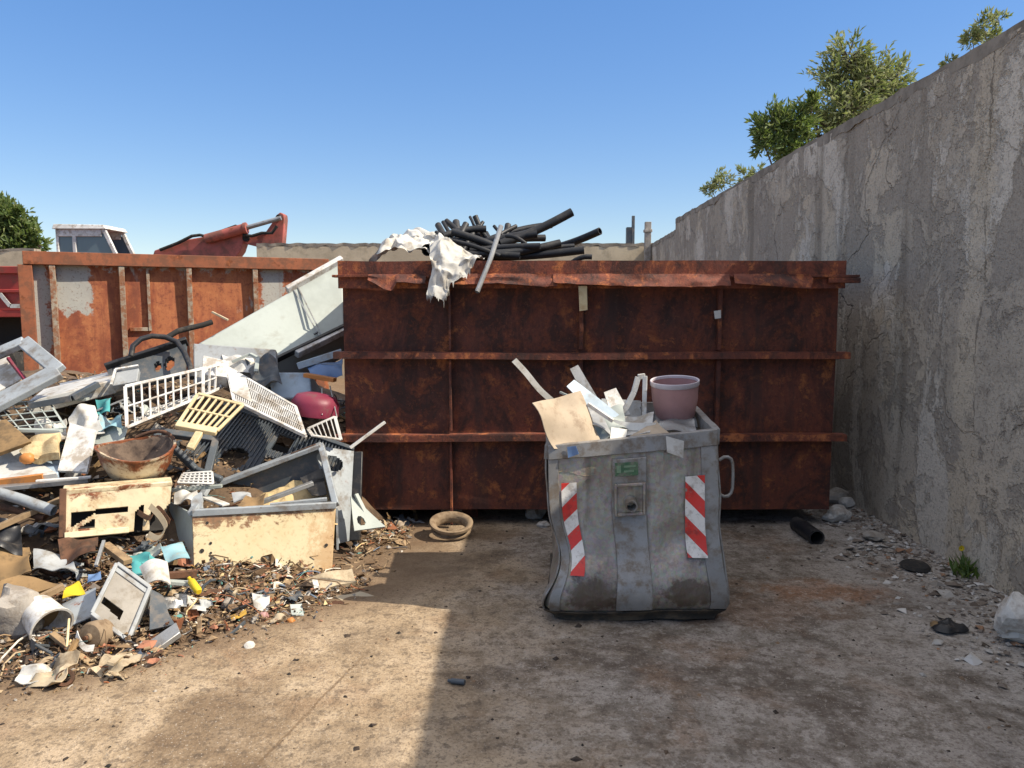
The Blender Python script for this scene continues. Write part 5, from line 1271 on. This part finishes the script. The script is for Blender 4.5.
stick('metal_bar', 'dark bent bar lying under the long white slab', 'bar', [(30, 406, 5.2), (72, 398, 5.25), (98, 384, 5.4)], .05, .04, 'slate')
m = MB(); q = QP((-14, 406, 5.25), (48, 400, 5.3), (66, 428, 5.0), (12, 434, 4.95)); m.grille(q, 5, 5, .007, .007, .012); obj('wire_rack', m, M['pale'], label='bent pale wire rack with wide mesh at the left edge of the heap', cat='rack')
stick('metal_bar', 'pale flat bar along the top of the wide mesh rack', 'bar', [(-14, 407, 5.27), (52, 400, 5.33), (88, 399, 5.35)], .05, .02, 'pale')
stick('metal_bar', 'pale lower bar below the wide mesh rack', 'bar', [(18, 430, 4.95), (62, 431, 4.98)], .06, .02, 'pale')
block('board', 'ochre brown board end at the left edge below the mesh rack', 'board', QP((-20, 424, 4.95), (6, 419, 5.0), (31, 441, 4.8), (-10, 456, 4.72)), .03, 'brown', .004)
sheet('plastic_board', 'upright white lined plastic panel left of the basin', 'panel', QP((71, 424, 5.0), (97, 432, 4.95), (88, 474, 4.70), (59, 472, 4.72)), 'whitepl', .02, .012, 4)
m = MB(); q = QP((71, 424, 4.99), (97, 432, 4.94), (88, 474, 4.69), (59, 472, 4.71))
sheet('plastic_sheet', 'crumpled white plastic bag above the upright white panel', 'bag', QP((70, 418, 5.15), (95, 406, 5.2), (102, 430, 5.0), (68, 436, 5.0)), 'sack', .004, .10, 9, 18, 18)
sheet('foam_slab', 'crumbling yellowish insulation slab left of the upright white panel', 'foam', QP((28, 444, 4.9), (62, 440, 4.95), (60, 460, 4.78), (24, 462, 4.75)), 'foam', .05, .06, 9, 18, 14)
m = MB(); a, b = P(20, 459, 4.72), P(34, 458, 4.74); m.tube([a, a.lerp(b, .3), a.lerp(b, .75), b], [.018, .035, .035, .02], 12); obj('plastic_bottle', m, M['orangepl'], label='small orange bottle lying on the left of the insulation slab', cat='bottle', smooth=60)
q = QP((-6, 469, 4.75), (41, 463, 4.85), (57, 473, 4.62), (-8, 481, 4.55)); fd = block('panel_offcut', 'thick white slab with orange rust along its lower edge at the left', 'panel', q, .04, 'white', .004)
m = MB(); m.beam(q.p(0, 1.0, -.02), q.p(.78, 1.0, -.02), .03, .05, q.n); obj('rusty_edge', m, M['orangepl'], fd)
block('panel_offcut', 'pale blue slab end next to the thick white slab', 'panel', QP((41, 462, 4.85), (60, 460, 4.88), (58, 474, 4.68), (42, 475, 4.66)), .04, 'paleblue', .004)
stick('broken_board', 'long grey plank lying level on the left of the heap', 'board', [(-14, 489, 4.5), (90, 479, 4.68)], .12, .025, 'steel')
stick('plastic_strip', 'white narrow lath lying on the long grey plank', 'strip', [(36, 481, 4.52), (91, 477, 4.62)], .03, .012, 'whitepl')
m = MB(); m.tube([P(-10, 490, 4.4), P(20, 499, 4.4), P(54, 511, 4.38)], .032, 12, wall=.005); obj('metal_tube', m, M['bluegrey'], label='grey tube poking out under the long grey plank', cat='tube', smooth=60)
m = MB(); m.tube([P(-10, 504, 4.42), P(45, 518, 4.40)], .020, 10); obj('metal_tube', m, M['rustbit'], label='dark rusty tube below the grey one on the left', cat='tube', smooth=60)
sheet('black_bag', 'black torn bag in the dark hollow at the left edge', 'bag', QP((-20, 520, 4.3), (20, 522, 4.35), (22, 552, 4.12), (-20, 556, 4.1)), 'black', .004, .12, 7, 18, 18)
sheet('metal_sheet', 'brown bent sheet under the black bag at the left edge', 'sheet', QP((-20, 552, 4.15), (28, 545, 4.2), (32, 572, 4.0), (-20, 588, 3.95)), 'brown', .006, .08, 7, 18, 18)
sheet('rag', 'grey-brown flattened rag on the slope below the cream appliance front', 'rag', QP((36, 556, 4.15), (70, 548, 4.2), (76, 570, 4.02), (32, 570, 4.0)), 'grey', .004, .07, 9, 18, 18)
sheet('broken_board', 'pale brown broken board at the left of the slope', 'board', QP((-10, 590, 3.85), (20, 578, 3.95), (62, 586, 3.9), (0, 606, 3.78)), 'brown', .02, .03, 6)
stick('broken_board', 'brown stick pointing up right behind the yellow rag', 'board', [(40, 598, 3.78), (64, 586, 3.85)], .035, .03, 'wood')
stick('broken_board', 'wooden batten leaning under the cream appliance front', 'board', [(105, 545, 4.22), (128, 562, 4.08)], .05, .03, 'wood')
stick('metal_rod', 'thin grey rod upright beside the wooden batten', 'rod', [(104, 541, 4.18), (96, 566, 4.02)], .018, .018, 'steel')
sheet('rag', 'bright teal rag below the cream appliance front', 'rag', QP((130, 556, 4.15), (150, 552, 4.2), (152, 574, 4.0), (133, 576, 4.0)), 'teal', .004, .07, 12, 16, 16)
sheet('rag', 'green-blue small rag right below the bright teal one', 'rag', QP((148, 560, 4.1), (164, 562, 4.12), (160, 578, 3.98), (146, 578, 3.97)), 'teal', .004, .07, 14, 16, 16)
sheet('plastic_bag', 'pale aqua bag tucked left of the cream cabinet', 'bag', QP((160, 547, 4.35), (182, 542, 4.4), (190, 559, 4.22), (166, 562, 4.18)), 'aqua', .004, .06, 9, 16, 16)
sheet('plastic_sheet', 'small blue scrap of sheet on the slope left of the grey casing', 'sheet', QP((88, 574, 4.0), (101, 572, 4.02), (102, 582, 3.94), (87, 583, 3.92)), 'blue', .004, .05, 14, 12, 12)
sheet('rag', 'green rag among the scrap behind the white bag', 'rag', QP((96, 402, 5.35), (112, 400, 5.38), (110, 414, 5.25), (97, 416, 5.22)), 'teal', .004, .08, 12, 14, 14)
sheet('plastic_bag', 'pale blue foil bag left of the white slotted basket', 'bag', QP((100, 416, 5.15), (122, 414, 5.18), (122, 428, 5.05), (98, 430, 5.02)), 'aqua', .004, .08, 12, 14, 14)
q = QP((140, 568, 4.0), (167, 564, 4.05), (170, 585, 3.90), (147, 584, 3.90)); sheet('plastic_offcut', 'white angular piece of panel right of the grey casing', 'panel', q, 'white', .006, .03, 6, bend=.03)
stick('metal_bar', 'dark rusty angle bar running left from the cream cabinet', 'bar', [(150, 577, 4.02), (196, 573, 4.2)], .035, .035, 'rustbit')
stick('plastic_strip', 'pale grey bar lying under the rusty angle bar', 'strip', [(168, 582, 3.95), (196, 584, 4.0)], .04, .02, 'pale')

# --- grey casing and things at the front
q = QP((117, 564, 3.83), (150, 588, 3.80), (128, 641, 3.58), (92, 614, 3.62))
gc = thing('appliance_casing', 'grey box casing with a dark slot, tipped on its corner at the heap front', 'casing', q.p(.5, 1))
m = MB(); m.slab(q, .012, 30, 40, 0, 3, lambda u, v: .06 < u < .62 and .63 < v < .73+.10*u); obj('front_plate', m, M['greige'], gc)
m = MB()
for a, b in (((0, 0), (1, 0)), ((1, 0), (1, 1)), ((0, 1), (1, 1)), ((0, 0), (0, 1))): m.beam(q.p(*a, -.07), q.p(*b, -.07), .02, .17, q.n)
obj('casing_sides', m, M['grey'], gc, bev=.004)
m = MB(); m.slab(q, .01, 2, 2, 0, 1, None, 1, .04, .96, .05, .13, .006); obj('top_band', m, M['grey'], gc)
m = MB(); m.block(Quad(q.p(.02, .4, -.10), q.p(.98, .4, -.10), q.p(.98, .98, -.10), q.p(.02, .98, -.10)), .02); obj('inner_plate', m, M['brown'], gc)
q = QP((96, 596, 3.78), (82, 602, 3.80), (66, 618, 3.66), (92, 614, 3.66)); sheet('metal_sheet', 'blue-grey sheet wedged between the white bucket and the casing', 'sheet', QP((62, 604, 3.86), (96, 588, 3.9), (95, 612, 3.70), (70, 622, 3.66)), 'bluegrey', .006, .03, 6)
pc = P(45, 619, 3.62); r = 20/FPX*3.7
Mk = V((.72, -.50, -.30)).to_track_quat('Z', 'Y').to_matrix()
bk = thing('bucket', 'white bucket lying on its side with its brown inside showing', 'bucket', pc-V((0, 0, r*.8)))
m = MB(); hk = r*1.7
m.lathe([(.001, -hk*.6), (r*.80, -hk*.58), (r*.84, -hk*.5), (r*1.0, hk*.4), (r*1.06, hk*.4), (r*1.06, hk*.46), (r*.95, hk*.46), (r*.80, -hk*.5), (.001, -hk*.54)], pc, Mk, 32); obj('bucket_body', m, M['whitepl'], bk, smooth=50)
m = MB(); m.lathe([(.001, -hk*.535), (r*.78, -hk*.495), (r*.86, -hk*.2), (.001, -hk*.25)], pc, Mk, 24); obj('dried_contents', m, M['brown'], bk, smooth=50)
pc = P(94, 636, 3.55); r = 15/FPX*3.6; Mk = Matrix.Rotation(R(-12), 3, 'Z') @ Matrix.Rotation(R(78), 3, 'X')
mo = thing('motor', 'round brown motor disc below the grey casing', 'motor', pc-V((0, 0, r)))
m = MB(); m.lathe([(.001, .05), (r*.25, .05), (r*.28, .035), (r*.85, .03), (r, .015), (r, -.06), (.001, -.06)], pc, Mk, 30); obj('disc', m, M['ring'], mo, smooth=40)
m = MB(); m.lathe([(.0005, .065), (.012, .064), (.012, .045)], pc, Mk, 14); obj('hub', m, M['rustbit'], mo)
sheet('metal_sheet', 'dark grey bent plate right of the tipped casing', 'sheet', QP((149, 590, 3.83), (160, 598, 3.84), (174, 626, 3.66), (150, 630, 3.62)), 'slate', .006, .03, 6)
q = QP((132, 652, 3.50), (176, 622, 3.66), (180, 632, 3.58), (136, 664, 3.42)); block('metal_tray', 'grey shallow tray lying in front of the dark bent plate', 'tray', q, .03, 'steel', .004)
stick('metal_rod', 'rusty rod lying along the front of the grey tray', 'rod', [(138, 663, 3.41), (163, 652, 3.47)], .022, .022, 'rustbit')
sheet('metal_sheet', 'dented beige sheet at the very front of the heap', 'sheet', QP((58, 674, 3.38), (108, 652, 3.50), (129, 666, 3.42), (82, 682, 3.32)), 'cardboard', .006, .05, 6, 16, 16)
stick('plastic_strip', 'white lath at the front left corner of the heap', 'strip', [(21, 682, 3.30), (70, 664, 3.42)], .035, .02, 'whitepl')
stick('broken_board', 'brown lath leaning down from the bucket to the beige sheet', 'board', [(52, 634, 3.52), (92, 666, 3.38)], .03, .02, 'wood')
m = MB(); m.tube([P(69, 619, 3.58), P(67, 645, 3.46), P(66, 668, 3.38)], .006, 7); obj('metal_rod', m, M['creampl'], label='thin yellowish rod standing in front of the bucket', cat='rod', smooth=60)
strip('plastic_strip', 'white curled strip in front of the motor disc', 'strip', [(77, 634, 3.50), (80, 642, 3.46), (86, 648, 3.44), (94, 648, 3.44)], .03, .004, 'whitepl', (0, .5, .8))
c0 = on_heap(63, 687)+V((0, .02, .03)); r = 9/FPX*3.3
m = MB(); m.lathe([(r*.55, -.012), (r*.9, -.014), (r, 0), (r*.9, .014), (r*.55, .012), (r*.5, 0), (r*.55, -.012)], c0, Matrix.Rotation(R(35), 3, 'Y') @ Matrix.Rotation(R(50), 3, 'X'), 26); obj('gear_ring', m, M['rustbit'], label='small rusty ring at the front edge of the heap', cat='ring', smooth=40)
a, b = P(74, 689, 3.26), P(103, 687, 3.29); m = MB(); n_ = 15
pts = []; rs = []
for k in range(n_*4+1):
    f = k/(n_*4); pts.append(a.lerp(b, f)+V((0, 0, .008))); rs.append(.020+.005*math.cos(k*math.pi/2))
m.tube(pts, rs, 16); obj('corrugated_hose', m, M['rustbit'], label='brown ribbed hose end lying at the front edge beside the rusty ring', cat='hose', smooth=60)
m = MB(); m.tube([P(104, 679, 3.32), P(128, 682, 3.32)], .018, 10); obj('metal_tube', m, M['rustbit'], label='short rusty tube right of the dented beige sheet', cat='tube', smooth=60)
sheet('rag', 'bright yellow rag behind the tipped grey casing', 'rag', QP((66, 588, 3.92), (78, 581, 3.98), (85, 592, 3.86), (62, 597, 3.84)), 'yellow', .004, .04, 12, 14, 14)
m = MB(); a, b = P(189, 578, 3.98), P(199, 592, 3.88); m.tube([a, a.lerp(b, .15), a.lerp(b, .25), a.lerp(b, .9), b], [.010, .010, .020, .020, .014], 12); obj('plastic_bottle', m, M['yellow'], label='small yellow bottle in front of the cream cabinet', cat='bottle', smooth=60)
rb_ = on_heap(6, 640)
rock('concrete_chunk', 'large grey broken concrete chunk at the left edge by the bucket', 'concrete chunk', 8, 645, 46, 46, 'stone', 21)
sheet('broken_board', 'pale split board lying on the right toe of the heap', 'board', QP((300, 582, 4.33), (352, 571, 4.46), (356, 585, 4.36), (306, 596, 4.24)), 'ply', .025, .04, 7)
sheet('broken_board', 'thin pale splinter pointing right at the edge of the heap', 'board', QP((334, 598, 4.20), (360, 593, 4.26), (392, 602, 4.2), (345, 606, 4.14)), 'ply', .012, .02, 7)
q = QP((350, 497, 5.05), (360, 504, 5.05), (385, 528, 4.95), (354, 532, 4.86)); sheet('plastic_part', 'pale plastic bracket with a round hole right of the appliance shell', 'bracket', q, 'pale', .012, .01, 4, 30, 30, lambda u, v: ((u-.32)/.16)**2+((v-.72)/.16)**2 < 1)
stick('metal_bar', 'pale bar leaning right of the appliance shell', 'bar', [(356, 494, 5.05), (370, 522, 4.98)], .03, .015, 'pale')
sheet('plastic_scrap', 'white star-shaped scrap lying on the slope below the cabinet', 'scrap', QP((252, 592, 4.06), (270, 596, 4.06), (268, 612, 3.95), (254, 606, 3.97)), 'white', .004, .04, 16, 10, 10)
sheet('plastic_scrap', 'white upright scrap below the right end of the cabinet', 'scrap', QP((312, 580, 4.3), (317, 579, 4.32), (320, 592, 4.22), (315, 593, 4.2)), 'white', .004, .01, 16)
sheet('plastic_scrap', 'grey-green scrap right of the star-shaped one', 'scrap', QP((290, 605, 4.02), (302, 603, 4.04), (304, 614, 3.94), (292, 615, 3.93)), 'pale', .004, .03, 16)
strip('metal_rod', 'bent pale wire lying at the right front of the slope', 'rod', [(228, 658, 3.55), (231, 645, 3.62), (240, 638, 3.68), (248, 642, 3.66)], .014, .006, 'ply', (1, 0, 0))
strip('metal_rod', 'dark curved rod lying on the slope right of the casing', 'rod', [(212, 646, 3.62), (228, 636, 3.70), (244, 622, 3.82)], .016, .010, 'slate', (0, 0, 1))
for k, (px, py, s_, mt, lab) in enumerate(((250, 648, 10, 'whitestone', 'small white lump at the front toe of the slope'), (263, 618, 9, 'pink', 'small reddish lump in the middle of the slope'), (291, 622, 7, 'orangepl', 'tiny orange lump at the right of the slope'), (228, 606, 12, 'stone', 'grey lump below the left end of the cabinet'))):
    g = on_heap(px, py); r_ = s_/2/FPX*(g-CAM).length; mm = MB(); bmesh.ops.create_icosphere(mm.bm, subdivisions=2, radius=r_)
    for v in mm.bm.verts: v.co = v.co*(1+.4*noise.noise(v.co/r_*1.2+V((k*5, 0, 0))))+g+V((0, 0, r_*.3))
    obj('rubble_lump', mm, M[mt], label=lab, cat='lump', smooth=30)

# --- tangle of middling scrap between the big pieces
rq = random.Random(31)
ZONES = [(0, 60, 490, 545), (60, 190, 545, 575), (100, 190, 398, 432), (0, 110, 560, 600), (150, 300, 585, 640), (20, 130, 655, 680), (170, 200, 440, 500), (55, 110, 455, 490), (180, 340, 580, 610), (0, 60, 440, 480), (250, 345, 380, 425), (60, 130, 395, 425), (370, 425, 508, 528)]
KINDS = [('scrap_strip', 'bent rusty scrap strip in the tangle between the larger pieces', 'strip', ('rustbit', 'rustbit', 'brown')),
         ('scrap_sheet', 'torn pale sheet scrap in the tangle between the larger pieces', 'sheet', ('white', 'pale', 'cardboard', 'grey', 'ply')),
         ('scrap_cable', 'twisted dark cable end in the tangle between the larger pieces', 'cable', ('black', 'tyre', 'slate')),
         ('scrap_lath', 'splintered wood lath in the tangle between the larger pieces', 'lath', ('wood', 'ply', 'brown')),
         ('scrap_plate', 'bent grey metal plate in the tangle between the larger pieces', 'plate', ('steel', 'bluegrey', 'grey', 'slate'))]
for k in range(115):
    zx0, zx1, zy0, zy1 = ZONES[k % len(ZONES)]; g = on_heap(rq.uniform(zx0, zx1), rq.uniform(zy0, zy1))
    nm, lab, ct, mats = KINDS[rq.randrange(5)]; mt = M[rq.choice(mats)]; L_ = rq.uniform(.06, .20)
    Mx = Matrix.Rotation(rq.uniform(0, 6.28), 3, 'Z') @ Matrix.Rotation(rq.gauss(0, .45), 3, 'X') @ Matrix.Rotation(rq.gauss(0, .4), 3, 'Y')
    g = g+V((0, 0, rq.uniform(.0, .04))); mm = MB(); sdv = V((k*3.7, k*1.3, 0))
    if ct == 'cable':
        pts = [g+Mx @ V((L_*(i/7-.5)*1.6, .35*L_*noise.noise(V((i*.45, k, 0)))*2, .30*L_*noise.noise(V((i*.5, k, 5)))*1.6+.01)) for i in range(8)]
        mm.tube(pts, rq.uniform(.004, .010), 7)
    elif ct == 'lath':
        mm.beam(g-Mx @ V((L_*.7, 0, 0)), g+Mx @ V((L_*.7, 0, 0)), rq.uniform(.015, .035), rq.uniform(.006, .014), Mx @ V((0, 0, 1)))
    else:
        W_ = L_*(.18 if ct == 'strip' else rq.uniform(.5, .9)); cv = rq.uniform(-.5, .5)
        def fn(u, v):
            return g+Mx @ V((L_*(u-.5)*(1.6 if ct == 'strip' else 1.0)*(1+.15*noise.noise(V((v*3, k, 1)))), W_*(v-.5)*(1+.5*noise.noise(V((u*3, k, 2)))), L_*(cv*(u-.5)**2*1.6+.22*noise.noise(V((u*2.5, v*2.5, k)))+.08*noise.noise(V((u*7, v*7, k))))))
        mm.grid(fn, 14, 8, .0035)
    obj(nm, mm, mt, label=lab, cat=ct, group=ct+' scraps in the tangle', smooth=40)

# --- more of the dense upper heap
sheet('plastic_sheet', 'crumpled white plastic between the mesh rack and the lined panel', 'sheet', QP((36, 420, 5.25), (64, 414, 5.3), (66, 440, 5.05), (34, 444, 5.0)), 'sack', .004, .10, 9, 18, 18)
sheet('metal_sheet', 'pale flat sheet behind the basin at its upper left', 'sheet', QP((96, 424, 5.15), (128, 428, 5.1), (122, 446, 4.98), (94, 444, 5.0)), 'pale', .006, .03, 6)
stick('metal_bar', 'white bar lying above the crumpled white bag left of the white basket', 'bar', [(60, 404, 5.45), (126, 388, 5.6)], .05, .02, 'whitepl')
q = QP((158, 432, 5.3), (216, 440, 5.35), (206, 480, 5.06), (156, 466, 5.08)); fm = MB(); frame(fm, q, .05, .05); fm.block(q, .02, -.12); obj('machine_chassis', fm, M['slate'], label='dark open machine chassis between the basin and the ribbed shell', cat='chassis', bev=.006)
sheet('metal_sheet', 'white bent sheet at the upper left end of the white wire shelf', 'sheet', QP((222, 356, 5.95), (252, 352, 6.0), (256, 372, 5.8), (228, 374, 5.75)), 'white', .004, .06, 8, 14, 14)
stick('plastic_strip', 'pale curved trim leaning on the crumpled grey sheet', 'strip', [(232, 362, 5.8), (250, 354, 5.85), (258, 358, 5.8), (256, 372, 5.7)], .03, .02, 'pale')
sheet('metal_sheet', 'light grey plate lying flat left of the dark moulded panel', 'sheet', QP((60, 384, 5.9), (108, 374, 6.0), (110, 386, 5.8), (62, 398, 5.65)), 'steel', .012, .02, 5)
block('plastic_box', 'white broken appliance corner at the left edge above the thick white slab', 'box', QP((-10, 452, 4.9), (24, 446, 4.95), (26, 466, 4.8), (-10, 470, 4.75)), .08, 'white', .006)
stick('broken_board', 'long brown batten slanting up left across the dark hollow', 'board', [(-8, 530, 4.25), (64, 498, 4.5)], .04, .03, 'wood')
stick('metal_bar', 'thin pale angle bar lying below the lattice grid', 'bar', [(172, 490, 4.72), (222, 486, 4.75)], .03, .02, 'pale')
sheet('plastic_sheet', 'torn white film between the basin and the cream cabinet', 'sheet', QP((176, 486, 4.75), (196, 484, 4.78), (200, 506, 4.6), (174, 504, 4.6)), 'sack', .004, .08, 10, 16, 16)
sheet('metal_sheet', 'rusty crumpled sheet below the left end of the cream appliance front', 'sheet', QP((58, 540, 4.2), (98, 536, 4.28), (96, 556, 4.12), (60, 560, 4.08)), 'rustbit', .005, .09, 9, 18, 18)
sheet('plastic_sheet', 'pale grey film lying on the slope right of the casing', 'sheet', QP((176, 600, 3.95), (204, 596, 4.0), (206, 612, 3.88), (180, 618, 3.84)), 'sack', .004, .06, 10, 16, 16)
block('metal_bracket', 'grey channel piece lying in front of the white bucket', 'bracket', QP((20, 652, 3.5), (52, 646, 3.54), (54, 658, 3.44), (22, 664, 3.42)), .04, 'steel', .005)
sheet('broken_board', 'brown broken board under the dented beige sheet at the heap front', 'board', QP((30, 676, 3.38), (70, 670, 3.42), (74, 684, 3.3), (34, 692, 3.26)), 'brown', .015, .03, 7)
